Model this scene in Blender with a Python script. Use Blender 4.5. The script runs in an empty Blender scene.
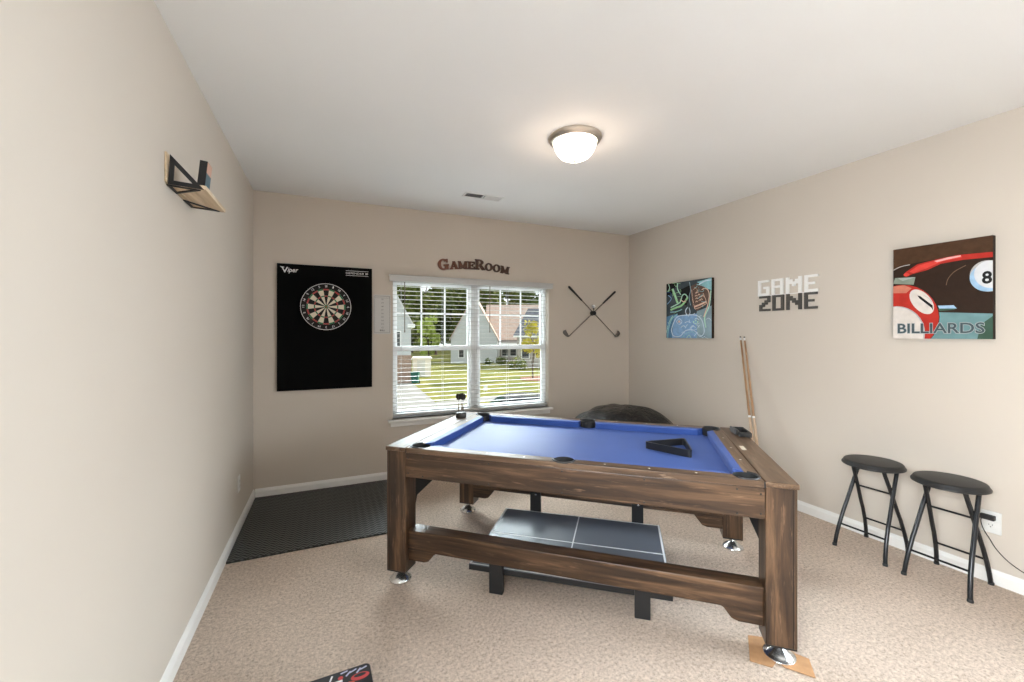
import bpy, bmesh, math, random
from mathutils import Vector, Matrix, Euler
PI = math.pi
rnd = random.Random(7)
scene = bpy.context.scene
COL = scene.collection

# ------------------------------------------------------------------ room
W = 4.1755      # room width (x: 0 left wall .. W right wall)
H = 2.74        # ceiling height
YF = -6.4       # room continues behind the camera to here
GZ = -2.94      # ground level outside (this is an upstairs room)

# ------------------------------------------------------------------ materials
def new_mat(name):
    m = bpy.data.materials.new(name); m.use_nodes = True
    nt = m.node_tree; nt.nodes.clear()
    out = nt.nodes.new('ShaderNodeOutputMaterial')
    b = nt.nodes.new('ShaderNodeBsdfPrincipled')
    nt.links.new(b.outputs[0], out.inputs[0])
    return m, nt, b

def setp(b, color=None, rough=.5, metal=0., spec=.5):
    if color is not None: b.inputs['Base Color'].default_value = (*color, 1)
    b.inputs['Roughness'].default_value = rough
    b.inputs['Metallic'].default_value = metal
    b.inputs['Specular IOR Level'].default_value = spec

def texco(nt, scale=(1, 1, 1)):
    tc = nt.nodes.new('ShaderNodeTexCoord'); mp = nt.nodes.new('ShaderNodeMapping')
    mp.inputs['Scale'].default_value = scale
    nt.links.new(tc.outputs['Object'], mp.inputs['Vector'])
    return mp.outputs['Vector']

def noise(nt, vec, scale, detail=3, rough=.5, dist=0.):
    n = nt.nodes.new('ShaderNodeTexNoise')
    n.inputs['Scale'].default_value = scale; n.inputs['Detail'].default_value = detail
    n.inputs['Roughness'].default_value = rough; n.inputs['Distortion'].default_value = dist
    nt.links.new(vec, n.inputs['Vector'])
    return n.outputs['Fac']

def ramp(nt, fac, stops):
    r = nt.nodes.new('ShaderNodeValToRGB'); e = r.color_ramp.elements
    while len(e) < len(stops): e.new(.5)
    for i, (p, c) in enumerate(stops):
        e[i].position = p; e[i].color = (*c, 1)
    nt.links.new(fac, r.inputs[0]); return r.outputs[0]

def bump(nt, b, fac, strength=.2, dist=.002):
    n = nt.nodes.new('ShaderNodeBump')
    n.inputs['Strength'].default_value = strength; n.inputs['Distance'].default_value = dist
    nt.links.new(fac, n.inputs['Height']); nt.links.new(n.outputs[0], b.inputs['Normal'])

def mixc(nt, fac, a, c, mode='MIX'):
    m = nt.nodes.new('ShaderNodeMix'); m.data_type = 'RGBA'; m.blend_type = mode
    if isinstance(fac, (int, float)): m.inputs[0].default_value = fac
    else: nt.links.new(fac, m.inputs[0])
    for k, v in ((6, a), (7, c)):
        if isinstance(v, tuple): m.inputs[k].default_value = (*v, 1)
        else: nt.links.new(v, m.inputs[k])
    return m.outputs[2]

def plain(name, color, rough=.5, metal=0., spec=.5, var=.06, scale=14, bmp=0.):
    m, nt, b = new_mat(name); setp(b, color, rough, metal, spec)
    f = noise(nt, texco(nt), scale, 3)
    lo = tuple(max(0, c*(1-var)) for c in color); hi = tuple(min(1, c*(1+var)) for c in color)
    nt.links.new(ramp(nt, f, [(.3, lo), (.7, hi)]), b.inputs['Base Color'])
    if bmp: bump(nt, b, f, bmp, .004)
    return m

def wood(name, axis, dark, mid, light, rough=.36, scl=1., bmp=.25):
    m, nt, b = new_mat(name); setp(b, mid, rough, 0, .5)
    s = [26*scl]*3; s['xyz'.index(axis)] = 1.7*scl
    v = texco(nt, tuple(s))
    f1 = noise(nt, v, 1.0, 6, .62, .7)
    c = ramp(nt, f1, [(.32, dark), (.5, mid), (.68, light)])
    s2 = [60*scl]*3; s2['xyz'.index(axis)] = 7*scl
    f2 = noise(nt, texco(nt, tuple(s2)), 1.0, 4, .6)
    c2 = ramp(nt, f2, [(.60, (0, 0, 0)), (.74, (1, 1, 1))])
    f3 = noise(nt, texco(nt, (1, 1, 1)), 5., 3)
    mm = nt.nodes.new('ShaderNodeMath'); mm.operation = 'MULTIPLY'
    nt.links.new(c2, mm.inputs[0]); nt.links.new(f3, mm.inputs[1])
    nt.links.new(mixc(nt, mm.outputs[0], c, tuple(min(1, x*1.9+.03) for x in light)), b.inputs['Base Color'])
    bump(nt, b, f1, bmp, .0015)
    return m

M = {}
PAINT = (.60, .535, .465)
def paint(name, color, rough=.75):
    m, nt, b = new_mat(name); setp(b, color, rough, 0, .25)
    f = noise(nt, texco(nt), 260, 2); bump(nt, b, f, .06, .0006)
    g = noise(nt, texco(nt), 1.1, 2)
    nt.links.new(ramp(nt, g, [(.3, tuple(c*.985 for c in color)), (.7, tuple(min(1, c*1.015) for c in color))]), b.inputs['Base Color'])
    return m
M['wall'] = paint('wall_paint', PAINT)
M['ceil'] = paint('ceiling_paint', (.84, .84, .835), .9)
M['trim'] = plain('white_trim', (.82, .80, .77), .35, var=.015)
M['vinyl'] = plain('white_vinyl', (.86, .87, .88), .3, var=.01)
M['slat'] = plain('blind_slat', (.54, .54, .53), .4, var=.01)

m, nt, b = new_mat('carpet'); setp(b, None, .95, 0, .1)
v = texco(nt)
f = noise(nt, v, 70, 6, .92)
f2 = noise(nt, v, 2.2, 2)
f4 = noise(nt, v, 48, 3, .6)
c = ramp(nt, f, [(.36, (.17, .112, .08)), (.45, (.56, .425, .33)), (.53, (.82, .655, .53)), (.62, (.95, .82, .69))])
c = mixc(nt, .28, c, ramp(nt, f4, [(.36, (.34, .26, .21)), (.6, (.76, .63, .53))]))
c = mixc(nt, .16, c, ramp(nt, f2, [(.35, (.44, .34, .26)), (.65, (.78, .64, .53))]))
nt.links.new(c, b.inputs['Base Color']); bump(nt, b, f, 1.0, .012)
M['carpet'] = m

dk, md, lt = (.017, .0082, .004), (.052, .026, .0125), (.145, .080, .041)
M['woodx'] = wood('rustic_wood_along', 'x', dk, md, lt)
M['woody'] = wood('rustic_wood_across', 'y', dk, md, lt)
M['woodz'] = wood('rustic_wood_upright', 'z', dk, md, lt)
M['rail'] = wood('rustic_wood_rail_top', 'x', (.06, .032, .017), (.13, .075, .042), (.22, .15, .10), .36, bmp=.03)
M['raily'] = wood('rustic_wood_end_top', 'y', (.06, .032, .017), (.125, .072, .040), (.20, .135, .09), .36, bmp=.03)
M['pine'] = wood('pine_board', 'y', (.42, .30, .18), (.60, .46, .30), (.72, .58, .42), .55)
M['black'] = plain('black_paint', (.012, .012, .013), .35, var=.2)
M['matte_black'] = plain('matte_black', (.010, .010, .011), .6, var=.2)
M['rubber'] = plain('black_rubber', (.014, .014, .014), .7, var=.2)
M['leather'] = plain('black_vinyl_pad', (.008, .0075, .0075), .45, var=.2, scale=60, bmp=.12)
M['steel'] = plain('black_steel_tube', (.022, .023, .026), .26, .35, var=.1)
M['chrome'] = plain('chrome', (.72, .72, .72), .26, 1., var=.03)
M['nickel'] = plain('brushed_nickel', (.55, .49, .43), .34, 1., var=.05)
M['white'] = plain('white_paint', (.82, .81, .79), .5, var=.01)
M['ink_white'] = plain('printed_white', (.80, .80, .80), .5, var=.01)
M['plate'] = plain('outlet_plate', (.74, .73, .70), .3, var=.01)
M['slot'] = plain('outlet_slot', (.02, .02, .02), .5)
M['cardboard'] = plain('cardboard', (.40, .215, .10), .8, var=.1, scale=30)
M['board'] = plain('scoreboard_face', (.56, .55, .53), .4, var=.02)
M['ink'] = plain('printed_grey', (.10, .10, .10), .6)
M['sign_grey'] = plain('sign_dark_grey', (.068, .062, .055), .55, var=.05)
M['sign_side'] = plain('sign_white_side', (.55, .53, .50), .6, var=.02)

m, nt, b = new_mat('blue_cloth'); setp(b, None, .50, 0, .5)
v = texco(nt); f = noise(nt, v, 420, 2); g = noise(nt, v, 3, 2)
nt.links.new(ramp(nt, g, [(.3, (.030, .078, .30)), (.7, (.038, .092, .34))]), b.inputs['Base Color'])
b.inputs['Sheen Weight'].default_value = .05; b.inputs['Sheen Roughness'].default_value = .4
bump(nt, b, f, .15, .0004)
M['cloth'] = m

m, nt, b = new_mat('table_tennis_surface'); setp(b, (.115, .125, .150), .38, 0, .5)
M['pingpong'] = m

m, nt, b = new_mat('ribbed_rubber_mat'); setp(b, (.020, .021, .020), .42, 0, .5)
v = texco(nt)
sx = nt.nodes.new('ShaderNodeSeparateXYZ'); nt.links.new(v, sx.inputs[0])
def mth(op, a, c=None):
    n = nt.nodes.new('ShaderNodeMath'); n.operation = op
    for i, q in enumerate((a, c)):
        if q is None: continue
        if isinstance(q, (int, float)): n.inputs[i].default_value = q
        else: nt.links.new(q, n.inputs[i])
    return n.outputs[0]
zig = mth('PINGPONG', mth('MULTIPLY', sx.outputs[0], 1.), .025)
wv = mth('SINE', mth('MULTIPLY', mth('ADD', sx.outputs[1], mth('MULTIPLY', zig, 1.1)), 2*PI/.034))
nt.links.new(ramp(nt, wv, [(.35, (.026, .027, .025)), (.75, (.075, .077, .072))]), b.inputs['Base Color'])
bump(nt, b, wv, .8, .006)
M['mat'] = m

m, nt, b = new_mat('black_plastic_sheet'); setp(b, (.005, .005, .006), .22, 0, .35)
f = noise(nt, texco(nt, (1, 1, 1)), 8, 5, .6, 1.6); bump(nt, b, f, 1.0, .05)
M['plastic_sheet'] = m

m, nt, b = new_mat('sign_rust_wood'); setp(b, (.1, .04, .02), .5, 0, .4)
tc = nt.nodes.new('ShaderNodeTexCoord'); s_ = nt.nodes.new('ShaderNodeSeparateXYZ')
nt.links.new(tc.outputs['Object'], s_.inputs[0])
f = noise(nt, texco(nt, (4, 4, 40)), 3, 4)
c = ramp(nt, f, [(.3, (.030, .014, .009)), (.7, (.085, .036, .02))])
mr = nt.nodes.new('ShaderNodeMapRange'); mr.inputs[1].default_value = -.42; mr.inputs[2].default_value = .0
nt.links.new(s_.outputs[0], mr.inputs[0])
nt.links.new(mixc(nt, mr.outputs[0], (.20, .07, .038), c), b.inputs['Base Color'])
M['signwood'] = m

# glass pane: clear with fresnel reflection
m = bpy.data.materials.new('window_glass'); m.use_nodes = True; nt = m.node_tree; nt.nodes.clear()
out = nt.nodes.new('ShaderNodeOutputMaterial'); tr = nt.nodes.new('ShaderNodeBsdfTransparent')
tr.inputs[0].default_value = (.96, .98, .97, 1)
gl = nt.nodes.new('ShaderNodeBsdfGlossy'); gl.inputs['Roughness'].default_value = .02
fr = nt.nodes.new('ShaderNodeFresnel'); fr.inputs[0].default_value = 1.10
mx = nt.nodes.new('ShaderNodeMixShader')
nt.links.new(fr.outputs[0], mx.inputs[0]); nt.links.new(tr.outputs[0], mx.inputs[1]); nt.links.new(gl.outputs[0], mx.inputs[2])
nt.links.new(mx.outputs[0], out.inputs[0])
M['glass'] = m

# lamp bowl
m, nt, b = new_mat('frosted_lamp_glass'); setp(b, (.9, .88, .84), .4)
b.inputs['Emission Color'].default_value = (1., .90, .78, 1); b.inputs['Emission Strength'].default_value = 3.0
M['lampglass'] = m

# ------------------------------------------------------------------ mesh builder
class MB:
    def __init__(s):
        s.v = []; s.f = []; s.mi = []; s.sm = []
    def add(s, verts, faces, mi=0, smooth=False):
        o = len(s.v); s.v += [tuple(v) for v in verts]
        for f in faces:
            s.f.append(tuple(i+o for i in f)); s.mi.append(mi); s.sm.append(smooth)
        return s
    def box(s, lo, hi, mi=0, mat=None):
        x0, y0, z0 = lo; x1, y1, z1 = hi
        vs = [(x0,y0,z0),(x1,y0,z0),(x1,y1,z0),(x0,y1,z0),(x0,y0,z1),(x1,y0,z1),(x1,y1,z1),(x0,y1,z1)]
        if mat is not None: vs = [mat @ Vector(v) for v in vs]
        return s.add(vs, [(0,3,2,1),(4,5,6,7),(0,1,5,4),(1,2,6,5),(2,3,7,6),(3,0,4,7)], mi)
    def prism(s, poly, z0, z1, fn=None, mi=0, mi_side=None, smooth=False):
        # poly: 2D list; extruded z0..z1; fn maps (x,y,z)->world
        a = sum(poly[i][0]*poly[(i+1) % len(poly)][1]-poly[(i+1) % len(poly)][0]*poly[i][1] for i in range(len(poly)))
        if a < 0: poly = poly[::-1]
        n = len(poly); fn = fn or (lambda x, y, z: (x, y, z))
        vs = [fn(x, y, z0) for x, y in poly]+[fn(x, y, z1) for x, y in poly]
        s.add(vs, [tuple(range(n))[::-1], tuple(range(n, 2*n))], mi)
        s.add(vs, [(i, (i+1) % n, n+(i+1) % n, n+i) for i in range(n)], mi if mi_side is None else mi_side, smooth)
        return s
    def flat(s, poly, z, fn, mi=0):
        return s.add([fn(x, y, z) for x, y in poly], [tuple(range(len(poly)))], mi)
    def tube(s, pts, r, n=10, mi=0, caps=True, closed=False):
        pts = [Vector(p) for p in pts]; k = len(pts)
        rs = r if isinstance(r, (list, tuple)) else [r]*k
        rings = []; up = None
        for i, p in enumerate(pts):
            if closed: t = pts[(i+1) % k]-pts[i-1]
            else: t = pts[min(i+1, k-1)]-pts[max(i-1, 0)]
            t.normalize()
            if up is None:
                up = Vector((0, 0, 1)) if abs(t.z) < .9 else Vector((1, 0, 0))
            up = (up-t*up.dot(t)); up.normalize(); w = t.cross(up)
            rings.append([p+(up*math.cos(2*PI*j/n)+w*math.sin(2*PI*j/n))*rs[i] for j in range(n)])
        vs = [v for r_ in rings for v in r_]; fs = []
        for i in range(k if closed else k-1):
            i2 = (i+1) % k
            for j in range(n):
                fs.append((i*n+j, i*n+(j+1) % n, i2*n+(j+1) % n, i2*n+j))
        s.add(vs, fs, mi, True)
        if caps and not closed:
            s.add(vs[:n], [tuple(range(n))[::-1]], mi); s.add(vs[-n:], [tuple(range(n))], mi)
        return s
    def lathe(s, prof, n=32, mi=0, fn=None, caps=True):
        # prof: (r, z) list
        fn = fn or (lambda x, y, z: (x, y, z)); vs = []; k = len(prof)
        for r, z in prof:
            for j in range(n): vs.append(fn(r*math.cos(2*PI*j/n), r*math.sin(2*PI*j/n), z))
        fs = [(i*n+j, i*n+(j+1) % n, (i+1)*n+(j+1) % n, (i+1)*n+j) for i in range(k-1) for j in range(n)]
        s.add(vs, fs, mi, True)
        if caps:
            s.add(vs[:n], [tuple(range(n))[::-1]], mi); s.add(vs[-n:], [tuple(range(n))], mi)
        return s
    def build(s, name, mats, parent=None, bevel=0., loc=None, rot=None, fix=True, seg=2):
        me = bpy.data.meshes.new(name); me.from_pydata(s.v, [], s.f)
        if not isinstance(mats, (list, tuple)): mats = [mats]
        for m_ in mats: me.materials.append(M[m_] if isinstance(m_, str) else m_)
        for p, a, q in zip(me.polygons, s.mi, s.sm): p.material_index = a; p.use_smooth = q
        if fix:
            bm = bmesh.new(); bm.from_mesh(me)
            bmesh.ops.recalc_face_normals(bm, faces=bm.faces); bm.to_mesh(me); bm.free()
        o = bpy.data.objects.new(name, me); COL.objects.link(o)
        if parent: o.parent = parent
        if loc: o.location = loc
        if rot: o.rotation_euler = rot
        if bevel:
            bv = o.modifiers.new('bevel', 'BEVEL'); bv.width = bevel; bv.segments = seg; bv.limit_method = 'ANGLE'; bv.angle_limit = math.radians(40)
        return o

def tag(o, label, cat, group=None, kind=None):
    if label: o['label'] = label
    if cat: o['category'] = cat
    if group: o['group'] = group
    if kind: o['kind'] = kind
    return o
def thing(name, label, cat, loc=(0, 0, 0), rz=0., group=None):
    o = bpy.data.objects.new(name, None); COL.objects.link(o)
    o.empty_display_size = .1; o.location = loc; o.rotation_euler = (0, 0, rz)
    return tag(o, label, cat, group)
def struct(o, label=None):
    o['kind'] = 'structure'
    if label: o['label'] = label
    return o
def copy_tree(o, parent=None):
    c = o.copy(); COL.objects.link(c)
    if parent: c.parent = parent
    for ch in list(o.children): copy_tree(ch, c)
    return c
def box(lo, hi): return MB().box(lo, hi)
def cut(o, cutters):
    # boolean-subtract cylinder meshes from o (baked into its mesh)
    for mb in cutters:
        co = mb.build('cutter', 'black')
        co.parent = o.parent
        md = o.modifiers.new('b', 'BOOLEAN'); md.operation = 'DIFFERENCE'; md.object = co; md.solver = 'EXACT'
        bpy.context.view_layer.update()
        dg = bpy.context.evaluated_depsgraph_get()
        me = bpy.data.meshes.new_from_object(o.evaluated_get(dg))
        o.modifiers.clear(); old = o.data; o.data = me; me.name = old.name
        bpy.data.objects.remove(co)
def text_geo(txt, bold=0., extrude=0., shear=0., spacing=1.):
    cu = bpy.data.curves.new('t', 'FONT'); cu.body = txt; cu.size = 1; cu.offset = bold; cu.extrude = extrude
    cu.shear = shear; cu.space_character = spacing; cu.resolution_u = 3
    o = bpy.data.objects.new('t', cu); COL.objects.link(o)
    bpy.context.view_layer.update()
    dg = bpy.context.evaluated_depsgraph_get()
    me = bpy.data.meshes.new_from_object(o.evaluated_get(dg))
    vs = [tuple(v.co) for v in me.vertices]; fs = [tuple(p.vertices) for p in me.polygons]
    bpy.data.objects.remove(o)
    xs = [v[0] for v in vs]; ys = [v[1] for v in vs]
    x0, x1, y0, y1 = min(xs), max(xs), min(ys), max(ys)
    return [((x-x0)/(x1-x0), (y-y0)/(y1-y0), z) for x, y, z in vs], fs
def put_text(mb, txt, fn, u0, u1, v0, v1, z, mi=0, bold=0., shear=0., spacing=1.):
    vs, fs = text_geo(txt, bold, 0, shear, spacing)
    mb.add([fn(u0+(u1-u0)*x, v0+(v1-v0)*y, z) for x, y, _ in vs], fs, mi)

# ------------------------------------------------------------------ room shell
WT = .14
OX0, OX1, OZ0, OZ1 = 1.20, 2.985, .60, 2.045
struct(box((-.12, YF, -.15), (W+.12, WT, 0)).build('floor', 'carpet'))
struct(box((-.12, YF, H), (W+.12, WT, H+.12)).build('ceiling', 'ceil'))
struct(box((-.12, YF, 0), (0, 0, H)).build('wall_left', 'wall'))
struct(box((W, YF, 0), (W+.12, 0, H)).build('wall_right', 'wall'))
wb = MB()
wb.box((-.12, 0, 0), (OX0, WT, H)); wb.box((OX1, 0, 0), (W+.12, WT, H))
wb.box((OX0, 0, 0), (OX1, WT, OZ0)); wb.box((OX0, 0, OZ1), (OX1, WT, H))
struct(wb.build('wall_back', 'wall'))
struct(box((-.12, YF-.12, 0), (W+.12, YF, H)).build('wall_front', 'wall'))
for nm_, xw, sg, yc_ in (('fill_frame_right', W, -1, -4.75), ('fill_frame_left', 0, 1, -4.6)):  # frames added around the unseen fill lights, no windows known here
    wo = bpy.data.objects.new(nm_, None); COL.objects.link(wo); wo['kind'] = 'structure'; wo.location = (xw, yc_, 1.25)
    fb = MB(); a_, b_ = 1.02, .95
    for lo, hi in (((0, -a_, -b_), (.03, -a_+.07, b_)), ((0, a_-.07, -b_), (.03, a_, b_)), ((0, -a_+.07, b_-.07), (.03, a_-.07, b_)), ((0, -a_+.07, -b_), (.03, a_-.07, -b_+.07))):
        x0_, x1_ = sorted((sg*lo[0], sg*hi[0])); fb.box((x0_, lo[1], lo[2]), (x1_, hi[1], hi[2]))
    fb.build('window_frame', 'trim', wo)  # trim of an added light frame, not of a window
    x0_, x1_ = sorted((sg*.001, sg*.006)); MB().box((x0_, -a_+.07, -b_+.07), (x1_, a_-.07, b_-.07)).build('fill_panel', 'vinyl', wo)  # blank white panel added inside the light frame
def baseboard(name, p0, p1, nrm):
    # profile swept from p0 to p1; nrm points into the room
    prof = [(0, 0), (.014, 0), (.014, .058), (.011, .066), (.007, .074), (.004, .081), (0, .083)]
    mb = MB(); p0 = Vector(p0); p1 = Vector(p1); nv = Vector(nrm)
    n = len(prof)
    vs = [p0+nv*a+Vector((0, 0, z)) for a, z in prof]+[p1+nv*a+Vector((0, 0, z)) for a, z in prof]
    mb.add(vs, [(i, (i+1) % n, n+(i+1) % n, n+i) for i in range(n)]+[tuple(range(n)), tuple(range(n, 2*n))[::-1]])
    return struct(mb.build(name, 'trim'))
baseboard('baseboard_left', (0, YF, 0), (0, 0, 0), (1, 0, 0))
baseboard('baseboard_right', (W, YF, 0), (W, 0, 0), (-1, 0, 0))
baseboard('baseboard_back', (.014, 0, 0), (W-.014, 0, 0), (0, -1, 0))

# ------------------------------------------------------------------ window
win = bpy.data.objects.new('window_1', None); COL.objects.link(win); win['kind'] = 'structure'
win.location = (OX0, 0, OZ0)
def wbox(mb, lo, hi): mb.box((lo[0]-OX0, lo[1], lo[2]-OZ0), (hi[0]-OX0, hi[1], hi[2]-OZ0)); return mb
fr_ = MB()
wbox(fr_, (OX0, .075, OZ0), (OX0+.028, .135, OZ1)); wbox(fr_, (OX1-.028, .075, OZ0), (OX1, .135, OZ1))
wbox(fr_, (OX0+.028, .075, OZ1-.028), (OX1-.028, .135, OZ1)); wbox(fr_, (OX0+.028, .075, OZ0), (OX1-.028, .135, OZ0+.028))
wbox(fr_, (2.045, .07, OZ0+.0285), (2.13, .135, OZ1-.0285))
fr_.build('window_frame', 'vinyl', win)
for (a, c) in ((OX0+.026, 2.047), (2.128, OX1-.026)):
    for (z0, z1, y0, grid) in ((OZ0+.026, 1.335, .080, False), (1.285, OZ1-.026, .105, True)):
        t = .030; sb = MB()
        wbox(sb, (a, y0, z0), (a+t, y0+.024, z1)); wbox(sb, (c-t, y0, z0), (c, y0+.024, z1))
        wbox(sb, (a+t, y0+.0005, z0), (c-t, y0+.0235, z0+.05)); wbox(sb, (a+t, y0+.0005, z1-.05), (c-t, y0+.0235, z1))
        so = sb.build('sash', 'vinyl', win)
        pb = MB(); wbox(pb, (a+t, y0+.011, z0+.05), (c-t, y0+.014, z1-.05)); pb.build('pane', 'glass', so)
        if grid:
            gb = MB()
            for k in (1, 2):
                xm = a+t+(c-a-2*t)*k/3; wbox(gb, (xm-.008, y0+.004, z0+.05), (xm+.008, y0+.0105, z1-.05))
            zm = 1.678; wbox(gb, (a+t, y0+.004, zm-.008), (c-t, y0+.0105, zm+.008))
            gb.build('muntin_grid', 'vinyl', so)
sl = MB(); wbox(sl, (1.150, -.055, .575), (3.022, .0, .600)); wbox(sl, (OX0, 0, .575), (OX1, .078, .600))
sl.build('sill', 'trim', win, .004)
ap = MB(); wbox(ap, (1.176, -.018, .528), (2.998, 0, .576)); ap.build('sill_apron', 'trim', win, .003)

# blind (open two inch slats)
bl = thing('window_blind', 'wide white slatted blind hanging open in front of the double window', 'blind', (OX0, 0, OZ0))
vb = MB(); wbox(vb, (1.166, -.045, 1.993), (3.020, -.002, 2.045)); wbox(vb, (1.160, -.052, 2.043), (3.026, -.002, 2.055))
vb.build('valance', 'slat', bl, .003)
sb = MB(); pitch = .0440
z = .672; k = 0
tilt = math.radians(-3)
while z < 1.995:
    cx_, cy_ = (OX0+OX1)/2-OX0, .038
    mt = Matrix.Translation((cx_, cy_, z-OZ0)) @ Matrix.Rotation(tilt, 4, 'X')
    hw = (OX1-OX0)/2-.006
    sb.box((-hw, -.0185, -.0009), (hw, .0185, .0009), mat=mt)
    z += pitch
sb.build('slats', 'slat', bl)
rb = MB(); wbox(rb, (OX0+.006, .014, .628), (OX1-.006, .062, .650)); rb.build('bottom_rail', 'slat', bl, .003)
hb = MB(); wbox(hb, (OX0+.004, .004, 2.000), (OX1-.004, .062, 2.040)); hb.build('headrail', 'slat', bl)
lb = MB()
for x in (1.29, 1.72, 2.09, 2.47, 2.89):
    for y in (.0115, .0645):
        lb.tube([(x-OX0, y, .64-OZ0), (x-OX0, y, 2.005-OZ0)], .0012, 5)
lb.build('ladder_cords', 'slat', bl)
for x in (1.316, 2.24):
    w_ = MB().tube([(x-OX0, -.012, 1.99-OZ0), (x-OX0, -.010, 1.485-OZ0)], .0042, 8)
    w_.tube([(x-OX0, -.010, 1.50-OZ0), (x-OX0, -.010, 1.478-OZ0)], .006, 8)
    tag(w_.build('tilt_wand', plain('wand', (.16, .13, .10), .3), bl), 'dark tilt wand', None)

# ------------------------------------------------------------------ dartboard wall
DB = thing('dartboard_backboard', 'tall black rectangular dartboard surround panel on back wall left of window', 'backboard', (.592, 0, .944))
bw, bh_ = .814, 1.156
MB().box((-bw/2, -.032, 0), (bw/2, -.001, bh_)).build('panel', plain('black_foam', (.003, .003, .003), .8, var=.1, spec=.06), DB, .003)
tx = MB(); fn = lambda u, v, zz: (u, -.0325-zz, v)
put_text(tx, 'V', fn, -.372, -.318, bh_-.082, bh_-.030, 0, 0, .012, .0)
put_text(tx, 'iper', fn, -.322, -.236, bh_-.088, bh_-.036, 0, 0, .012, .22)
tx.flat([(-.384, bh_-.026), (-.350, bh_-.030), (-.350, bh_-.037), (-.372, bh_-.036)], .0002, fn)
tag(tx.build('logo_lettering', 'ink_white', DB, fix=False), 'white italic brand lettering', None)
tx = MB()
put_text(tx, 'DEFENDER', fn, .170, .334, bh_-.064, bh_-.046, 0, 0, .0)
put_text(tx, 'III', fn, .346, .368, bh_-.064, bh_-.046, 0, 0, .02)
tx.flat([(.168, bh_-.031), (.372, bh_-.031), (.372, bh_-.0345), (.168, bh_-.0345)], 0, fn)
tx.flat([(.168, bh_-.0755), (.372, bh_-.0755), (.372, bh_-.079), (.168, bh_-.079)], 0, fn)
tag(tx.build('model_lettering', 'ink_white', DB, fix=False), 'white bold lettering between two lines', None)

dbt = thing('dartboard', 'round bristle dartboard with red and green rings on black surround panel', 'dartboard', (.590, -.0335, 1.715))
dbt.scale = (.965, 1, .965)
R = .2255
red = plain('dart_red', (.40, .045, .04), .8); grn = plain('dart_green', (.012, .16, .06), .8)
crm = plain('dart_cream', (.70, .64, .50), .9, var=.04, scale=200); blk = plain('dart_black', (.008, .007, .006), .95)
fnl = lambda x, y, zz: (x, -zz, y)
MB().lathe([(R-.004, 0), (R, .004), (R, .034), (R-.004, .038), (.001, .038)], 64, 0, fnl, caps=False).build('bristle_disc', blk, dbt)
fc = MB(); zf = .0384
def sector(r0, r1, a0, a1, mi, zz=zf, n=5):
    P = [(r1*math.cos(a0+(a1-a0)*i/n), r1*math.sin(a0+(a1-a0)*i/n)) for i in range(n+1)]
    Q = [(r0*math.cos(a1-(a1-a0)*i/n), r0*math.sin(a1-(a1-a0)*i/n)) for i in range(n+1)]
    fc.flat(P+Q, zz, fnl, mi)
for k in range(20):
    a0 = PI/2-PI/20+k*PI/10; a1 = a0+PI/10; e = k % 2 == 0
    sector(.016, .097, a0, a1, 3 if e else 2); sector(.108, .159, a0, a1, 3 if e else 2)
    sector(.097, .108, a0, a1, 0 if e else 1); sector(.159, .172, a0, a1, 0 if e else 1)
for k in range(20):
    a0 = k*PI/10; sector(.007, .016, a0, a0+PI/10, 1); sector(.0005, .007, a0, a0+PI/10, 0)
fc.build('scoring_face', [red, grn, crm, blk], dbt, fix=False)
wr = MB()
for r_ in (.016, .097, .108, .159, .172):
    wr.tube([(r_*math.cos(2*PI*i/48), -.039, r_*math.sin(2*PI*i/48)) for i in range(48)], .0005, 4, closed=True)
for k in range(20):
    a = PI/20+k*PI/10
    wr.tube([(.016*math.cos(a), -.039, .016*math.sin(a)), (.172*math.cos(a), -.039, .172*math.sin(a))], .0004, 4)
wr.build('wire_spider', 'chrome', dbt)
MB().tube([(.2215*math.cos(2*PI*i/72), -.039, .2215*math.sin(2*PI*i/72)) for i in range(72)], .0024, 6, closed=True).build('number_ring', 'ink_white', dbt)
for k, t in enumerate((20, 1, 18, 4, 13, 6, 10, 15, 2, 17, 3, 19, 7, 16, 8, 11, 14, 9, 12, 5)):
    a = PI/2-k*PI/10; hh = .021; ww = .011*len(str(t)); rr = .198
    def nf(u, v, zz, a=a, ww=ww): 
        q = a-PI/2
        return fnl(rr*math.cos(a)+u*math.cos(q)-v*math.sin(q), rr*math.sin(a)+u*math.sin(q)+v*math.cos(q), zz)
    nm = MB(); put_text(nm, str(t), nf, -ww/2, ww/2, -hh/2, hh/2, zf, 0, .01)
    nm.build('numeral', 'ink_white', dbt, fix=False)

sc = thing('dart_scoreboard', 'narrow pale grey dart scoreboard sheet between black panel and window', 'scoreboard', (1.097, 0, 1.462))
MB().box((-.082, -.008, 0), (.082, -.001, .390)).build('sheet', 'board', sc, .002)
fs_ = MB(); fn = lambda u, v, zz: (u, -.0083-zz, v)
for k, t in enumerate(('20', '19', '18', '17', '16', '15', '14', '13', '12')):
    zc = .352-k*.035-.008; put_text(fs_, t, fn, -.008, .012, zc-.007, zc+.007, 0, 0, .0)
put_text(fs_, 'BULL', fn, -.022, .026, .028, .044, 0, 0, .03)
for (a, c, d, e) in ((-.07, .07, .374, .377), (-.07, .07, .012, .014), (-.072, -.070, .012, .377), (.070, .072, .012, .377), (-.07, .07, .357, .359)):
    fs_.flat([(a, d), (c, d), (c, e), (a, e)], 0, fn)
fs_.build('printing', 'ink', sc, fix=False)

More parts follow.
